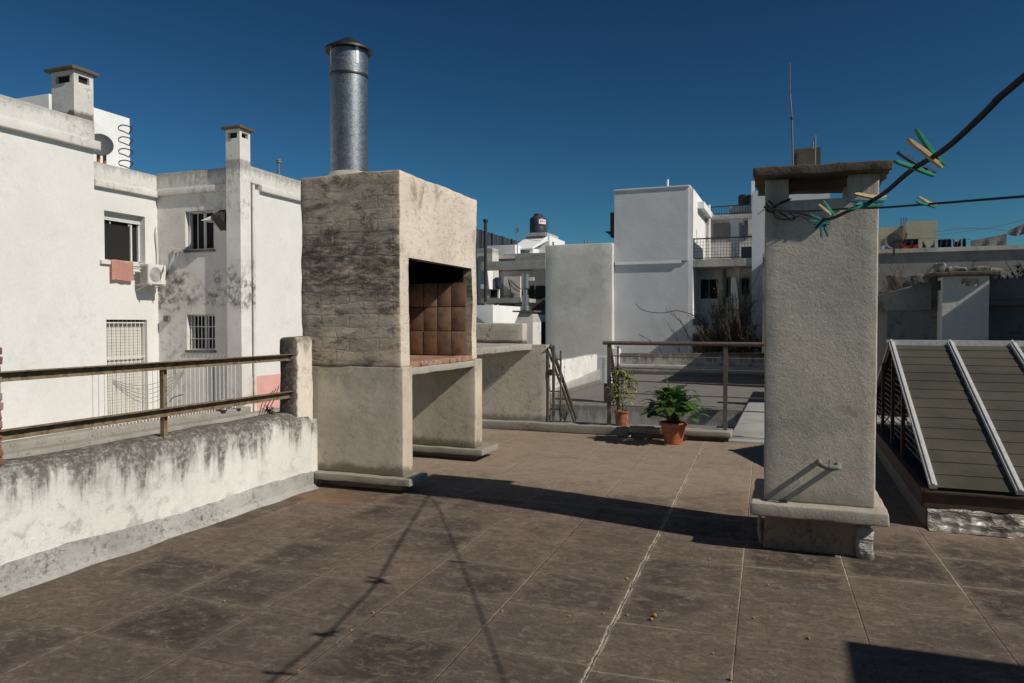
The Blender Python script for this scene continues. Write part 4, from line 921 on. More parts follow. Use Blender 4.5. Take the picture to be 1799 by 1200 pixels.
bmesh.ops.solidify(m.bm,geom=m.bm.faces[:],thickness=.01)
tag(m.build('laundry',M['cloth_w']),'small white garments pegged out at the corner of the upper barred window','laundry')
g=thing('satellite_dish',(-18.4,16.0,5.72),'dark round dish between the block and its stair tower','satellite dish')
c=at(176,256,x=-18.2); ax_=Vector((.75,-.6,.25)).normalized(); e1=ax_.orthogonal().normalized(); e2=ax_.cross(e1)
m=MB(); rings=[]
for k,(r,d) in enumerate(((0.02,.0),(.12,.01),(.24,.04),(.33,.08),(.335,.06),(.24,.015),(.12,-.015),(.02,-.025))): rings.append([m.bm.verts.new(c+ax_*d+(e1*math.cos(a)+e2*math.sin(a))*r) for a in [i*math.pi/12 for i in range(24)]])
for i in range(len(rings)-1):
    for k in range(24): m.bm.faces.new((rings[i][k],rings[i][(k+1)%24],rings[i+1][(k+1)%24],rings[i+1][k]))
m.bm.faces.new(rings[0]); m.bm.faces.new(rings[-1]); m.build('reflector',M['dish'],g,smooth=True)
m=MB()
for dy in (-.08,.12): m.box(c.x-.05,c.x+.02,c.y+dy,c.y+dy+.06,5.1,c.z-.15)
m.build('bracket',M['rustm'],g)
p_=at(490,305,x=-14.6); g=thing('vent_pipe',(p_.x,p_.y,5.6),'slim grey vent pipe with a collar on the left block roof','vent pipe')
MB().tube([(p_.x,p_.y,5.1),(p_.x,p_.y,6.42)],.045,10).build('pipe',M['galv'],g,smooth=True); MB().lathe((p_.x,p_.y,6.36),[(.05,0),(.075,.03),(.075,.07),(.09,.09),(.03,.14)],12).build('cowl',M['cable'],g,smooth=True)
g=thing('white_bar_fence',(-13.4,13.0,-.75),'white metal bar fence on a grey kerb in front of the left block','fence')
m=MB()
for k in range(31):
    y=11.02+k*.138; m.box(-13.407,-13.393,y-.007,y+.007,-.80,.62)
    if y>13.4: m.beam((-13.4,y,.62),(-13.33,y-.05,.74),.011,.011)
m.build('bars',M['grill_bar'],g)
m=MB(); m.box(-13.415,-13.385,11.02,15.2,.47,.50); m.box(-13.415,-13.385,11.02,15.2,-.56,-.535); m.build('rail',M['grill_bar'],g)
m=MB()
for k in range(46): y=11.02+k*.09; m.box(-13.35,-13.34,y,y+.026,-.74,-.48)
m.build('lower_mesh',M['grill_bar'],g)
MB().rough(-13.6,-13.2,-2,15.5,-1.35,-.68,.03,.3,.012,1).build('kerb',M['kerb'],g,smooth=True)
MB().rough(-13.0,-12.65,-2,16.3,-1.35,-.78,.03,.3,.012,1).build('kerb_step',M['kerb'],g,smooth=True)
m=MB()
for k in range(5):
    m.tube(catm([(-13.34,11.45,.31-.02*k),(-13.32,11.8,.19-.06*k),(-13.32,12.3,.13-.10*k),(-13.32,12.9,.23-.085*k),(-13.34,13.4,.41-.02*k)],6),.007,4)
tag(m.build('loose_wire',M['cable']),'loops of thin wire hanging on the white bar fence','wire')
random.seed(4)
m=MB(); 
for k in range(9): m.ico((-13.2+random.uniform(-.2,.2),14.75+random.uniform(-.35,.35),-.62+random.uniform(0,.14)),random.uniform(.06,.12),1,(1,1.3,.7))
tag(m.build('rubble_pile',M['plastic_w']),'crumpled pale plastic bags heaped at the far end of the bar fence','rubbish')
m=MB()
for k in range(4): m.tube(catm([at(455+k*4,730,x=-5.2),at(462+k*6,705,x=-5.1),at(475+k*5,690-k*4,x=-5.0)],4),.004,4)
m.tube(catm([at(298,706,x=-4.6),at(305,698,x=-4.6),at(322,693,x=-4.6)],4),.004,5)
tag(m.build('bent_wire',M['steel_brown']),'bent rusty wires sticking up behind the guard rail','wire')
# ============================================================ LOWER ROOF WALLS
g=thing('low_wall',(-6.2,20,-1),'bright white-washed low wall running away along the left of the lower roof','wall')
MB().rough(-6.30,-6.056,17.5,24.0,-1.0,.43,.05,.25,.03,.9,taper=lambda v:Vector((v.x,v.y,v.z+(v.y-20)*.015 if v.z>0 else v.z))).build('wall_body',M['parapet'],g,smooth=True,angle=60)
MB().rough(-6.06,-5.95,17.5,24,-.6,-.28,.05,.25,.03,1.2,taper=lambda v:Vector((v.x,v.y,v.z+(v.y-19)*.05 if v.z>-.5 else v.z))).build('silver_upstand',M['alu_roof'],g,smooth=True)
g=thing('boundary_wall',(-3,29.1,-.6),'long low mould-streaked wall at the back of the lower roof','wall')
MB().rough(-6.75,11.5,29.05,29.35,-1.2,.30,.04,.3,.02,.9,taper=lambda v:Vector((v.x,v.y,v.z+.1*(v.x+6)/6 if v.z>0 else v.z))).build('wall_body',M['dirty_w'],g,smooth=True,angle=60)
MB().rough(-6.5,11.5,28.7,29.08,-.6,-.12,.08,.3,.02,.9).build('sloped_foot',M['alu_roof'],g,smooth=True)
MB().box(-6.72,-6.42,28.95,29.3,-.5,.48).build('pier',M['white_b'],g)
pb(1046,626,1062,676,26.5,.3).build('x',M['neigh_y']); o=bpy.data.objects['x']; o.name='low_wall'; tag(o,'shaded narrow wall piece at the end of the lit white wall','wall')
g=thing('air_conditioner',at(1057,675,y=17.8),'old condenser with a slatted side beside the first railing post','air conditioner')
a=at(1056,626,y=18); b=at(1072,674,y=18)
MB().box(a.x+.02,b.x,18.02,18.5,b.z,a.z).build('casing',M['plastic_w'],g)
m=MB()
for k in range(12): z=b.z+.03+(a.z-b.z-.06)*k/11; m.box(a.x,a.x+.12,18.0,18.02,z-.012,z+.012)
m.build('side_vents',M['alum'],g)
MB().box(a.x+.05,b.x,18.1,18.4,-.52,b.z).build('stand',M['steel_brown'],g)
tag(MB().rough(-2.35,-.80,12.0,14.2,-1.05,-.42,.03,.2,.01,1).build('roof_hatch',M['alu_roof'],smooth=True),'low grey painted block below the right end of the railing','hatch')
tag(MB().rough(-.55,2.2,24.0,28.6,-.6,2.5,.03,.4,.01,1).build('lower_roof_room',M['grey_b'],smooth=True),'grey room on the lower roof hidden behind the stucco chimney, shading the dirty rear wall','roof room')
# blocks on the side roof (hidden behind the stucco chimney) that shade the rear wall
g=thing('grey_roof_room',(4,15,0),'old grey roof room with parapet behind the skylight','building')
# ============================================================ RIGHT BACKGROUND (y=16)
Y=16.0
a=at(1548,545,y=Y); b=at(1640,545,y=Y)
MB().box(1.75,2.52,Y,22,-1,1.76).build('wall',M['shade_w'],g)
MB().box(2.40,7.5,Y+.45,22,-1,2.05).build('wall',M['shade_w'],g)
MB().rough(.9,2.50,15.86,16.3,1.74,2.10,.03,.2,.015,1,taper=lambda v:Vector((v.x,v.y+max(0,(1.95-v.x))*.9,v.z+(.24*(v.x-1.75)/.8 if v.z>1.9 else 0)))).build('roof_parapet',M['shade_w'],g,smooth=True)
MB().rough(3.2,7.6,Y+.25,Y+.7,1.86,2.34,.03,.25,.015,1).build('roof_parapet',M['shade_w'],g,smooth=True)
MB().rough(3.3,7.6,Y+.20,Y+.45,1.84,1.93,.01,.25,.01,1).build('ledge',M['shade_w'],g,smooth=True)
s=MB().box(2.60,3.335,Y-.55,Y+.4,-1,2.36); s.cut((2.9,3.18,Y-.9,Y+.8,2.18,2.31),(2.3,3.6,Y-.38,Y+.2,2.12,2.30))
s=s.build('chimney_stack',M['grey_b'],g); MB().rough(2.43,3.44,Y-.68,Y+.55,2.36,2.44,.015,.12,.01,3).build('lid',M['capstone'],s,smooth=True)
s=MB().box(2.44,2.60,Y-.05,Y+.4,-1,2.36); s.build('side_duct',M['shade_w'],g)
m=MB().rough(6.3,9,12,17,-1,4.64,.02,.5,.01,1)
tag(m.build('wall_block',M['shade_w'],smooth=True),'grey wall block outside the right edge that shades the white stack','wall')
def twigs(m,b,d,L,r,depth,spread=.6,gl=.0,lv=None,ls=.05):
    b=Vector(b); d=Vector(d).normalized(); P=[b]; n=5
    for k in range(n):
        d=(d+Vector((random.uniform(-1,1),random.uniform(-1,1),random.uniform(-1,1)))*.14+Vector((0,0,gl))).normalized(); P.append(P[-1]+d*L/n)
    m.tube(P,r,5,r2=r*.45,caps=False)
    if lv is not None and depth<=1:
        for p in P[1:]:
            if random.random()<.5: leaf(lv,p,(random.uniform(-1,1),random.uniform(-1,1),random.uniform(-.3,1)),ls,ls*.35,.4,.2,3)
    if depth>0:
        for k in range(random.randint(2,4)):
            t=random.randint(1,n); dd=(d+Vector((random.uniform(-1,1),random.uniform(-1,1),random.uniform(-.3,1)))*spread).normalized()
            twigs(m,P[t],dd,L*random.uniform(.55,.75),r*.55,depth-1,spread,gl,lv,ls)
random.seed(12)
g=thing('bare_shrub',(2.1,17.5,1.8),'leafless brown shrub on the old roof room just right of the stucco chimney','shrub')
m=MB()
for k in range(7): twigs(m,(1.75+k*.11,17.2+random.uniform(-.3,.3),1.9),(random.uniform(-.5,.6),0,1),.55,.010,3,.6)
m.build('branches',M['bark'],g)
g=thing('roof_greenery',(3.6,17,2.3),'grassy weeds and leaves growing on the old roof behind the white stack','weed')
m=MB(); random.seed(6)
for k in range(260):
    x=random.uniform(3.0,5.2)+ (0); leaf(m,(x,16.6+random.uniform(-.2,.5),2.30),(random.uniform(-.6,.6),random.uniform(-.5,.3),1),random.uniform(.06,.16),.014,.9,.1,4)
for k in range(420):
    x=random.gauss(4.6,.30); leaf(m,(x,16.8+random.uniform(-.3,.4),2.34+abs(random.gauss(0,.17))),(random.uniform(-1,1),random.uniform(-1,.3),random.uniform(-.4,.6)),random.uniform(.08,.14),.03,.7,.15,4)
m.build('leaves',M['leaf_dull'],g)
m=MB()
for k in range(6): twigs(m,(4.4+random.uniform(-.4,.4),16.8,2.3),(random.uniform(-.5,.5),0,1),.4,.01,1)
m.build('stems',M['bark'],g)
random.seed(30)
for (px0,py0,px1,py1,lb) in ((1562,480,1628,512,'widest grey cushion-like rock pile behind the bare shrub'),(1648,460,1661,480,'upright round-topped grey stone on the old roof'),(1664,467,1698,483,'low grey stone heap between the two rounded stones'),(1713,465,1738,480,'rounded grey stone nearest the dark greenery'),(1740,470,1765,482,'flat grey stone partly under the dark greenery')):
    a=at(px0,py0,y=18.2); b=at(px1,py1,y=18.2)
    m=MB().rough(a.x,b.x,18.2,18.6,b.z-.2,a.z-.03,min(.05,(b.x-a.x)*.3),.04,.05,5); tag(m.build('roof_stone',M['shade_w'],smooth=True),lb,'stone','grey stones on the old roof')
# ------------------------------------------------------------ far right wall with washing (y=30)
g=thing('laundry_terrace_building',(5,30.5,-1),'long dark grey building whose roof edge carries hanging washing','building')
MB().box(at(1340,440,y=30).x,14,30.0,44,-1.4,4.15).build('wall',M['shade_w'],g)
MB().box(at(1340,440,y=30).x,14,29.9,30.3,4.05,4.2).build('ledge',M['slab_b'],g)
g=thing('beige_tank_house',(4.4,33,4),'small beige tank house behind the washing','tank house')
a=at(1592,390,y=33); b=at(1646,437,y=33)
MB().box(a.x,b.x,33,36.5,4.0,at(1646,387,y=33).z).build('wall',M['beige_b'],g)
MB().box(a.x-.8,a.x+.01,34,36,4.0,at(1585,398,y=34).z).build('wall',M['beige_b'],g)
pb(1590,409,1594,424,32.97,.05).build('hatch',M['cloth_m'],g)
m=MB()
for px in (1583,1588,1592): p=at(px,400,y=34); m.tube([(p.x,34,p.z),(p.x,34,p.z+.40)],.02,5)
m.build('spikes',M['black_bar'],g)
g=thing('satellite_dish',at(1571,437,y=29.8),'grey-brown dish at the left end of the washing on the far roof','satellite dish')
c=at(1571,424,y=29.6); ax_=Vector((-.25,-1,.15)).normalized(); e1=ax_.orthogonal().normalized(); e2=ax_.cross(e1); m=MB(); rings=[]
for r,d in ((.03,0),(.17,.02),(.29,.08),(.295,.06),(.17,-.01),(.03,-.03)): rings.append([m.bm.verts.new(c+ax_*d+(e1*math.cos(q)+e2*math.sin(q))*r) for q in [i*math.pi/12 for i in range(24)]])
for i in range(len(rings)-1):
    for k in range(24): m.bm.faces.new((rings[i][k],rings[i][(k+1)%24],rings[i+1][(k+1)%24],rings[i+1][k]))
m.bm.faces.new(rings[0]); m.bm.faces.new(rings[-1]); m.build('reflector',simple('brown_grey_dish',(.16,.14,.14),.8,0,.2,6),g,smooth=True)
m=MB(); m.beam(c,c+Vector((.55,-.3,-.05)),.04,.04); m.beam(c,c-Vector((0,-.1,.5)),.05,.05); m.build('arm',M['dark_bar'],g)
def cloth(px0,py0,px1,py1,y,mat,label,cat='laundry',sag=(0,0),wav=.04,corner=None,name='hanging_cloth'):
    a=at(px0,py0,y=y); b=at(px1,py1,y=y); m=MB(); nx,nz=14,8; gr=[]
    for i in range(nx+1):
        u=i/nx; row=[]
        for j in range(nz+1):
            v=j/nz; x=a.x+(b.x-a.x)*u; zt=a.z+sag[0]*math.sin(math.pi*u)*-1+sag[1]*u; zb=b.z+.05*math.sin(u*9+px0)
            if corner: zt=a.z+(corner[0]-a.z)*u; zb=b.z+(corner[1]-b.z)*abs(u-.35)
            row.append(m.bm.verts.new((x,y+wav*math.sin(u*14+v*2+px0)*(0.3+v),zt+(zb-zt)*v)))
        gr.append(row)
    for i in range(nx):
        for j in range(nz): m.bm.faces.new((gr[i][j],gr[i+1][j],gr[i+1][j+1],gr[i][j+1]))
    bmesh.ops.solidify(m.bm,geom=m.bm.faces[:],thickness=.012)
    return tag(m.build(name,mat,smooth=True),label,cat,'washing on the far right roof')
ly=30.6
cloth(1548,430,1572,437,ly,M['cloth_b'],'pale blue garment half hidden by the stucco chimney',sag=(.03,0))
cloth(1586,420,1613,433,ly,M['cloth_n'],'dark blue cloth hanging above the red one')
cloth(1576,430,1614,438,ly-.3,M['cloth_r'],'bright red cloth by the brown dish',sag=(.05,0))
cloth(1621,421,1642,438,ly,M['cloth_m'],'patterned brown straps in front of the beige tank house',sag=(.32,0))
cloth(1648,421,1671,438,ly,M['cloth_n'],'square navy cloth on the sky side of the tank house')
cloth(1674,420,1688,437,ly,M['cloth_m'],'striped garment between two navy cloths',sag=(.1,0),wav=.08)
cloth(1691,419,1697,437,ly,M['cloth_n'],'narrow navy strip of cloth left of the big grey sheet')
zr=at(1768,411,y=ly).z; zc=at(1760,434,y=ly).z
cloth(1705,423,1768,436,ly,M['cloth_g'],'big grey sheet sagging between two lines',corner=(zr,zc),wav=.035)
zr=at(1815,385,y=ly-1).z
cloth(1770,406,1815,415,ly-1,M['cloth_g'],'pale sheet flapping at the right edge above the far roof',corner=(zr,at(1800,400,y=ly-1).z),wav=.04)
m=MB(); m.tube(catm([at(1640,408,y=ly),at(1700,401,y=ly),at(1769,405,y=ly)],4),.012,4); m.tube(catm([at(1640,414,y=ly),at(1740,400,y=ly),at(1810,384,y=ly)],4),.012,4)
m.tube([at(1545,421,y=ly),at(1640,419,y=ly),at(1705,421,y=ly)],.012,4)
tag(m.build('washing_line',M['cable']),'thin washing lines above the far right roof','washing line')
# ============================================================ MIDDLE BACKGROUND
g=thing('grey_blank_building',(-8.6,31,-1.4),'grey rendered windowless building, lower one beside the taller block','building')
MB().rough(at(958,432,y=32.6).x,at(1076,428,y=32.6).x,32.6,42,-1.4,at(958,431,y=32.6).z,.03,.5,.012,.5).build('wall',M['grey_b'],g,smooth=True)
m=MB(); 
for px in (972,1028,1034): p=at(px,428,y=33); m.tube([(p.x,33,5.0),(p.x,33,5.32)],.05,6)
m.build('vent_pipe',M['cable'],g)
Y=33.0; g=thing('tall_white_building',(-3,34,-1.4),'tall pale building with two stacked open galleries and a blank bluish wall','building')
X0=at(1080,335,y=Y).x; X1=at(1210,335,y=Y).x; X2=at(1322,335,y=Y).x; X3=at(1458,335,y=Y).x
ZT=7.50; ZL=at(1210,458,y=Y).z; ZS1=at(1260,455,y=Y).z; ZS0=at(1260,468,y=Y).z; ZB1=at(1260,572,y=Y).z; ZB0=at(1260,586,y=Y).z
MB().box(X0,X1,Y,Y+7,-1.4,ZL-.02).build('wall',M['blue_b'],g)
MB().box(X0-.0,X1-.01,Y-.08,Y+7,ZL,ZT).build('wall',M['blue_b'],g)
MB().box(X0+.05,X1-.3,Y-.10,Y+.1,ZL-.10,ZL).build('ledge',M['white_b'],g)
MB().box(X0-.02,X1+.06,Y-.13,Y+7,ZT,ZT+.05).build('coping',M['white_b'],g)
MB().box(X1,X1+.20,Y-.001,Y+6.5,-1.4,ZT-.1).build('side_wall',M['white_b'],g)
MB().box(X1+.2,X1+.5,Y+1.5,Y+6.5,ZT-.75,ZT-.45).build('roof_overhang',M['white_b'],g)
MB().tube([(X1-.95,Y+.2,ZT),(X1-.95,Y+.2,ZT+.40)],.05,8).build('vent_pipe',M['white_b'],g)
MB().box(X2,X3,Y-.05,Y+3.2,-1.4,at(1340,335,y=Y).z).build('wall',M['blue_b'],g)
MB().box(X0-.25,X0-.02,Y+.2,Y+1.4,at(1075,415,y=Y).z,at(1075,372,y=Y).z).build('dark_panel',M['dark_bar'],g)
MB().prism([(X0-.55,at(1066,405,y=Y).z),(X0-.02,at(1066,405,y=Y).z),(X0-.02,at(1066,418,y=Y).z)],'y',Y+.3,Y+1.4).build('awning_arm',M['dark_bar'],g)
# galleries: slabs, back wall, pillars
XA=X1+.2
MB().box(XA,X2,Y,Y+3.4,ZS0,ZS1).build('gallery_slab',M['slab_b'],g)
MB().box(XA,X2,Y,Y+3.4,ZB0,ZB1).build('gallery_slab',M['white_b'],g)
MB().wall('y',Y+1.7,XA,X2,-1.4,ZS0,[(at(1231,492,y=Y+1.7).x,at(1261,525,y=Y+1.7).x,at(1231,525,y=Y+1.7).z,at(1231,491,y=Y+1.7).z),(at(1276,488,y=Y+1.7).x,at(1285,522,y=Y+1.7).x,at(1231,522,y=Y+1.7).z,at(1231,488,y=Y+1.7).z),(at(1303,488,y=Y+1.7).x,at(1316,522,y=Y+1.7).x,at(1231,520,y=Y+1.7).z,at(1231,489,y=Y+1.7).z)],.15,.3).build('rear_wall',M['neigh_top'],g)
for p0,p1 in ((1231,1261),(1276,1285),(1303,1316)):
    a=at(p0,491,y=Y+1.8); b=at(p1,525,y=Y+1.8); w_=MB().box(a.x,b.x,Y+1.8,Y+1.83,b.z,a.z).build('window',M['glass'],g)
    MB().box((a.x+b.x)/2-.03,(a.x+b.x)/2+.03,Y+1.76,Y+1.8,b.z,a.z).build('frame',M['cable'],w_)
MB().tube([at(1244,470,y=Y+1.6),at(1272,472,y=Y+1.6),at(1271,560,y=Y+1.6)],.07,6).build('drain_pipe',M['shade_w'],g)
YU=Y+5
MB().box(XA-.6,X2+.3,YU,YU+3,ZS0,at(1260,378,y=YU).z).build('rear_wall',M['neigh_top'],g)
for p0,q0,p1,q1,mt in ((1222,388,1237,418,'glass'),(1222,424,1237,455,'screen')): pb(p0,q0,p1,q1,YU-.04,.03).build('door_panel',M[mt],g)
a=at(1250,384,y=YU); b=at(1314,418,y=YU)
f=pb(1250,386,1314,418,YU-.05,.04).build('sliding_window',M['shade_w'],g); pb(1256,392,1284,416,YU-.07,.015).build('pane',M['dish'],f); pb(1303,388,1314,414,YU-.07,.015).build('pane',M['screen'],f)
pb(1302,434,1320,454,YU-.6,.4).build('blue_box',M['cloth_n'],g)
MB().tube([at(1246,360,y=YU-.3),at(1246,455,y=YU-.3)],.06,8).build('white_pipe',M['white_b'],g,smooth=True)
for (q0,q1) in ((390,455),(488,572)):
    p=pb(1284,q0,1297,q1,Y+.9,.75,None).build('pillar',M['white_b'],g)
pb(1282,386,1305,391,Y+.85,.9).build('pillar_cap',M['white_b'],g)
m=MB(); za_=at(1260,418,y=Y).z; zb_=ZS1+.06
m.beam((XA,Y+.06,za_),(X2,Y+.06,za_),.04,.05); m.beam((XA,Y+.06,zb_),(X2,Y+.06,zb_),.03,.04)
for k in range(20): x=XA+.05+(X2-XA-.1)*k/19; m.box(x-.008,x+.008,Y+.05,Y+.07,zb_,za_)
for k in range(6): z=zb_+(za_-zb_)*k/6; m.box(XA,X2,Y+.055,Y+.065,z-.006,z+.006)
m.box(XA,XA+.05,Y+.03,Y+.08,zb_,za_+.03)
m.build('gallery_railing',M['black_bar'],g)
m=MB(); z1=at(1260,364,y=YU).z; z0=at(1260,378,y=YU).z
m.beam((XA-.5,YU,z1),(X2+.2,YU,z1+.05),.04,.05); m.beam((XA-.5,YU,z0+.06),(X2+.2,YU,z0+.06),.03,.03)
for k in range(26): x=XA-.5+(X2-XA+.7)*k/25; m.box(x-.01,x+.01,YU-.01,YU+.01,z0,z1)
m.build('roof_railing',M['black_bar'],g)
pb(1282,362,1320,374,YU+1.5,1).build('tank_base',M['slab_b'],g)
pb(1320,318,1325,372,Y+.6,.15).build('vent_pipe',M['white_b'],g)
p0=at(1308,352,y=YU+2); 
g=thing('black_water_tank',(p0.x,YU+2,p0.z-.3),'squat black water tank on the upper gallery roof','water tank')
MB().lathe((p0.x,YU+2,p0.z-.35),[(.02,0),(.30,0),(.32,.1),(.32,.55),(.27,.62),(.05,.66)],20).build('tank_body',M['black_bar'],g,smooth=True)
# far concrete block with antenna above the chimney lid
g=thing('concrete_lift_house',(.3,38,5),'small brown concrete block peeking above the stucco chimney lid','roof block')
pb(1395,262,1441,345,38,2).build('wall',M['capstone'],g)
m=MB(); p=at(1432,288,y=37.8); m.tube([(p.x,37.8,p.z-.6),(p.x,37.8,at(1432,238,y=37.8).z)],.035,6); p=at(1428,262,y=37.8); m.tube([(p.x,37.8,p.z),(p.x,37.8,p.z+.35)],.05,6)
m.build('vent_pipe',M['cable'],g)
g=thing('radio_antenna',at(1393,290,y=37.5),'very tall thin whip antenna rising beside the concrete block','antenna')
m=MB(); P=[at(1393,292,y=37.5),at(1391,205,y=37.5),at(1388,165,y=37.5),at(1387.5,110,y=37.5)]
m.tube(P[:2],.042,6); m.tube(P[1:3],.032,6); m.tube(P[2:],.020,6); m.build('mast',M['rail_grey'],g)
MB().ico(at(1391,208,y=37.5),.09,1).build('joint',M['dark_bar'],g)
# bush in front of the tall building
random.seed(2)
g=thing('overgrown_bush',(-3.5,31.3,-.3),'scraggy half-bare bush in front of the tall pale building','bush')
m=MB(); lv=MB()
for k in range(34):
    x=at(random.uniform(1225,1335),600,y=31).x; twigs(m,(x,31+random.uniform(-.5,.5),-.3),(random.uniform(-.45,.45),random.uniform(-.3,.3),1),random.uniform(.9,1.9),.030,3,.55,.02,lv,.08)
for (x,l_) in ((1250,2.0),(1262,2.3),(1300,2.2),(1286,1.8)):
    twigs(m,(at(x,600,y=31).x,31,.2),(random.uniform(-.15,.15),0,1),l_,.03,2,.35,.05,lv,.07)
P=[at(1215,552,y=30.8),at(1190,546,y=30.8),at(1160,550,y=30.8),at(1130,545,y=30.8),at(1116,533,y=30.8)]; m.tube(catm(P,5),.018,5); m.tube([at(1262,600,y=30.9),at(1240,570,y=30.9),P[0]],.025,5)
m.tube(catm([at(1165,622,y=30.8),at(1150,605,y=30.8),at(1138,596,y=30.8),at(1122,587,y=30.8)],4),.018,5); twigs(m,at(1195,625,y=30.8),(-.2,0,1),.9,.02,2)
twigs(m,at(1212,600,y=30.8),(-.4,0,1),1.1,.02,2)
for k in range(4200):
    px=random.gauss(1285,34); top=606-22*math.exp(-((px-1290)/30)**2)
    py=random.uniform(top-6,628)
    if not 1212<px<1343: continue
    p=at(px,py,y=31+random.uniform(-.7,.7)); 
    if noise.noise(p*1.7)<-.12 and py<612: continue
    leaf(lv,p,(random.uniform(-1,1),random.uniform(-1,1),random.uniform(-.5,1)),random.uniform(.07,.12),.028,.4,.15,2)
m.build('branches',M['bark'],g); lv.build('leaves',M['leaf_dull'],g)
# ------------------------------------------------------------ cluster between grill and grey building
g=thing('blue_sheet_fence',(-20,50,5),'dark blue corrugated sheet fence sloping down behind the flue pole','fence')
xs=-22.0; m=MB(); y0=at(838,400,x=xs).y; y1=at(912,420,x=xs).y; zt0=at(838,402,x=xs).z; zt1=at(912,421,x=xs).z; k=0; y=y0-2
while y<y1:
    m.box(xs-.06-.05*(k%2),xs-.05*(k%2),y,y+.42,2,zt0); y+=.42; k+=1
m.build('sheets',M['screen'],g)
m=MB(); y=y0-1.5
while y<y1: m.box(xs,xs+.09,y,y+.10,2,zt0+.02); y+=(y1-y0)/4.2
m.build('posts',M['dark_bar'],g)
Y=40.0; g=thing('low_gallery_building',(-13,41,-1),'cluttered low building with a concrete pergola beam beside the barbecue','building')
pb(838,437,865,600,Y,1.0).build('wall',M['neigh_top'],g)
pb(840,450,851,562,Y-.2,.2).build('pillar',M['shade_w'],g)
pb(868,447,958,452,Y+1,3).build('roof_slab',M['neigh_top'],g)
pb(852,432,905,458,Y+2.5,1).build('upper_wall',M['white_b'],g)
pb(845,460,958,472,Y-2.2,.35).build('pergola_beam',M['slab_b'],g)
pb(905,447,958,458,Y-.5,.6).build('pergola_beam',M['slab_b'],g)
pb(840,472,958,620,Y+1.2,1).build('rear_wall',M['shade_w'],g)
pb(885,486,914,525,Y+.9,.2).build('white_panel',M['neigh_y'],g)
q_=at(853,488,y=Y-2); MB().box(q_.x-.3,q_.x,Y-2,at(866,488,x=q_.x).y,at(853,507,y=Y-2).z,at(853,469,y=Y-2).z).build('lit_panel',M['white_b'],g)
f=pb(860,507,877,524,Y-.6,.1).build('window',M['white_b'],g); pb(862,509,874,523,Y-.63,.02).build('pane',M['dark'],f)
for a0,a1 in ((928,938),(941,958)): pb(a0,502,a1,524,Y+1.1,.05).build('window',M['glass'],g)
pb(845,524,915,532,Y-2.5,2.5).build('gallery_slab',M['slab_b'],g)
pb(918,527,958,553,Y+.6,.4).build('low_wall',M['shade_w'],g)
pb(936,553,958,565,Y-3,.5).build('pale_band',M['blue_b'],g); pb(944,566,958,604,Y-3,.5).build('garage_opening',M['dark'],g); pb(905,566,945,604,Y-2.8,.4).build('wall',M['grey_b'],g)
m=MB()
for P in ([(893,492),(900,505),(913,513)],[(896,492),(906,502),(915,508)],[(897,508),(899,524)],[(893,490),(897,510)]): m.tube([at(*p,y=Y+.8) for p in P],.03,4)
m.build('creeper_stem',M['dark_bar'],g)
g=thing('dark_bundle',at(870,505,y=Y-1),'dark bundle of clothes hanging beside the lit white panel','laundry')
MB().rough(at(869,500,y=Y-1).x,at(877,500,y=Y-1).x,Y-1,Y-.6,at(870,507,y=Y-1).z,at(870,487,y=Y-1).z,.08,.1,.05,3).build('cloth',M['cloth_n'],g,smooth=True)
g=thing('white_annex',(-13,28,-1),'bright white annex with a sunlit wall and blue tarpaulin roof','building')
xa=at(866,550,y=27.0).x; zt_=at(866,536,y=27).z
MB().wall('x',xa,27.0,at(915,550,x=xa).y,-1.4,zt_,[],.05,2.5).build('lit_wall',M['white_b'],g)
z_=at(845,545,y=26.8).z; MB().prism([(xa-2.2,z_+.25),(xa-.9,z_-.1),(xa-.2,z_-.6),(xa-.2,z_-.7),(xa-2.2,z_-.7)],'y',26.0,26.95).build('tarpaulin',M['screen'],g)
# flue pole
p=at(853,470,y=36); q=at(853,388,y=36); g=thing('flue_pole',(p.x,36,p.z),'thin dark capped flue pole just right of the barbecue','flue pipe')
MB().tube([(p.x,36,at(853,530,y=36).z),(q.x,36,q.z)],.085,10).build('pole',M['dark_bar'],g,smooth=True); MB().lathe((q.x,36,q.z),[(.09,-.12),(.14,0),(.14,.06),(.03,.1)],12).build('cap',M['dark_bar'],g,smooth=True)
p=at(909,425,y=42); g=thing('tv_antenna',(p.x,42,p.z-.5),'small television antenna left of the dark water tank','antenna')
m=MB(); m.tube([(p.x,42,p.z-.7),(p.x,42,at(909,400,y=42).z)],.03,6)
for k in range(3): zz=at(909,402+k*3,y=42).z; m.tube([(p.x-.16,42,zz),(p.x+.16,42,zz)],.014,4)
m.box(p.x+.0,p.x+.10,41.95,42.05,at(909,406,y=42).z,at(909,400,y=42).z); m.build('mast',M['cable'],g)
# hip-roofed tank house and tank
Y=44; g=thing('white_hip_tank_house',(-14,45,4),'white roof room with sloping hip roof under the dark tank','tank house')
def X_(px,y=Y): return at(px,430,y=y).x
zt=at(930,414,y=Y).z; zm=at(910,438,y=Y).z; zb=at(910,450,y=Y).z
MB().box(X_(928),X_(960),Y+.6,Y+4,zb-1,zt).build('wall',M['white_b'],g)
m=MB(); V=[m.bm.verts.new(p) for p in ((X_(903),Y-.6,zm),(X_(941),Y-.6,zm),(X_(957),Y+.6,zt),(X_(921),Y+.6,zt),(X_(903),Y-.6,zm-.08),(X_(941),Y-.6,zm-.08),(X_(957),Y+.6,zt-.3),(X_(921),Y+.6,zt-.3))]
for f_ in ((0,1,2,3),(7,6,5,4),(0,4,5,1),(1,5,6,2),(2,6,7,3),(3,7,4,0)): m.bm.faces.new([V[i] for i in f_])
m.build('sloping_roof',M['white_b'],g)
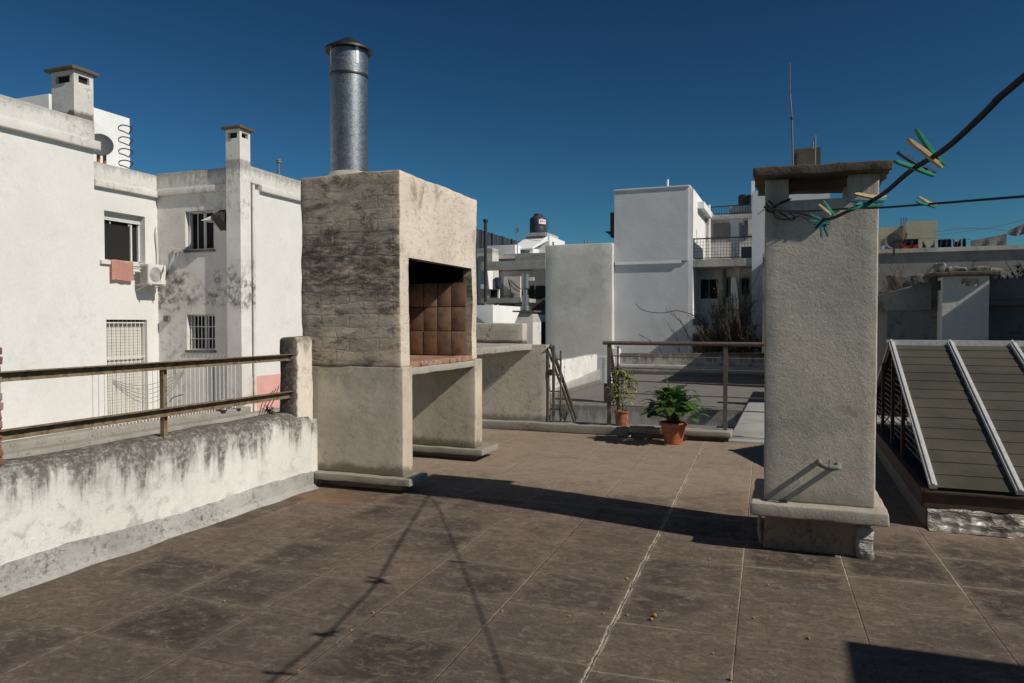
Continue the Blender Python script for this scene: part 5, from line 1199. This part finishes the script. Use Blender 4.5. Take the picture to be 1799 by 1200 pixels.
MB().prism([(Y-.5,zb-1),(Y-.5,zm-.08),(Y+.6,zt-.1),(Y+.6,zb-1)],'x',X_(935),X_(941)).build('side_wall',M['white_b'],g)
MB().box(X_(912),X_(937),Y,Y+1,zb-1,zm-.05).build('recess_wall',M['grey_b'],g)
MB().box(X_(919),X_(956),Y+.3,Y+3,zt,zt+.22).build('tank_slab',M['slab_b'],g)
pc=Vector((X_(943.5,Y+1),Y+1.2,zt+.22)); sc=(at(958,400,y=Y+1).x-at(930,400,y=Y+1).x)/2
g=thing('dark_water_tank',pc,'tall dark grey water tank with a white printed label','water tank')
Ht=at(943,376,y=Y+1.2).z-pc.z
MB().lathe(pc,[(sc*.96,0),(sc,.05),(sc,Ht*.32),(sc*.985,Ht*.34),(sc,Ht*.36),(sc,Ht*.70),(sc*.96,Ht*.76),(sc*.60,Ht*.88),(sc*.52,Ht*.90),(sc*.52,Ht*.97),(sc*.45,Ht),(0,Ht)],32).build('tank_body',M['tank'],g,smooth=True,angle=40)
m=MB(); md=MB(); a0,a1=-1.15,-.10; n_=8; z0,z1=Ht*.46,Ht*.68
for (mm,u0,u1,v0,v1,rr) in ((m,0,1,0,1,1.006),(md,.10,.9,.42,.52,1.012),(md,.15,.30,.35,.72,1.012),(md,.38,.52,.50,.78,1.012),(md,.60,.70,.36,.66,1.012),(md,.76,.88,.45,.70,1.012)):
    prev=None
    for k in range(n_+1):
        a=a0+(a1-a0)*(u0+(u1-u0)*k/n_); c_=pc+Vector((math.cos(a)*sc*rr,math.sin(a)*sc*rr,0)); r=[mm.bm.verts.new(c_+Vector((0,0,z0+(z1-z0)*v0))),mm.bm.verts.new(c_+Vector((0,0,z0+(z1-z0)*v1)))]
        if prev: mm.bm.faces.new((prev[0],r[0],r[1],prev[1]))
        prev=r
lb=m.build('label',M['label_w'],g); md.build('red_print',M['label_r'],lb)
p=at(961,412,y=Y); g=thing('whip_antenna',(p.x,Y,p.z),'short slanting whip aerial right of the dark water tank','antenna')
MB().tube([at(960,414,y=Y),at(963,385,y=Y)],.02,5).build('mast',M['dark_bar'],g)
# steel double flue on its own chimney
Y=24.0; p=at(922,542,y=Y); g=thing('twin_steel_flue',(p.x,Y,at(922,600,y=Y).z),'shiny steel flue with cowl on a tapered masonry chimney beyond the counter','flue')
k_=(at(946,580,y=Y).x-at(905,580,y=Y).x)
zc=at(922,545,y=Y).z; zn=at(922,566,y=Y).z; zd=-1.0
m=MB(); xa_,xb_=at(905,580,y=Y).x,at(936,580,y=Y).x
V=[]; 
m.box(xa_,xb_,Y,Y+.9,zd,zn); m.build('stack',M['neigh_top'],g)
m=MB(); T=[(xa_,Y,zn),(xb_,Y,zn),(xb_,Y+.9,zn),(xa_,Y+.9,zn),(xa_+.08,Y+.2,zc-.06),(xb_-.08,Y+.2,zc-.06),(xb_-.08,Y+.7,zc-.06),(xa_+.08,Y+.7,zc-.06)]
V=[m.bm.verts.new(q) for q in T]
for f_ in ((0,3,2,1),(4,5,6,7),(0,1,5,4),(1,2,6,5),(2,3,7,6),(3,0,4,7)): m.bm.faces.new([V[i] for i in f_])
m.build('shoulder',M['alu_roof'],g)
MB().box(xa_-.12,xb_+.02,Y+.05,Y+.85,zc-.06,zc-.01).build('lid',M['capstone'],g)
cx=at(923,520,y=Y+.45).x; r_=(at(930,520,y=Y).x-at(916,520,y=Y).x)/2; zt_=at(922,480,y=Y).z
f=MB().lathe((cx,Y+.45,zc),[(r_*1.25,0),(r_*1.2,.15),(r_*.85,.18),(r_*.85,zt_-zc-.75),(r_*.55,zt_-zc-.72),(r_*.55,zt_-zc-.55),(r_,zt_-zc-.5),(r_,zt_-zc),(r_*.9,zt_-zc)],24,cap=False).build('flue_pipe',M['galv'],g,smooth=True,angle=40)
MB().box(cx+r_*.5,cx+r_*2.2,Y+.40,Y+.5,at(922,492,y=Y).z,at(922,486,y=Y).z).build('cowl_vane',M['alum_bare'],f)
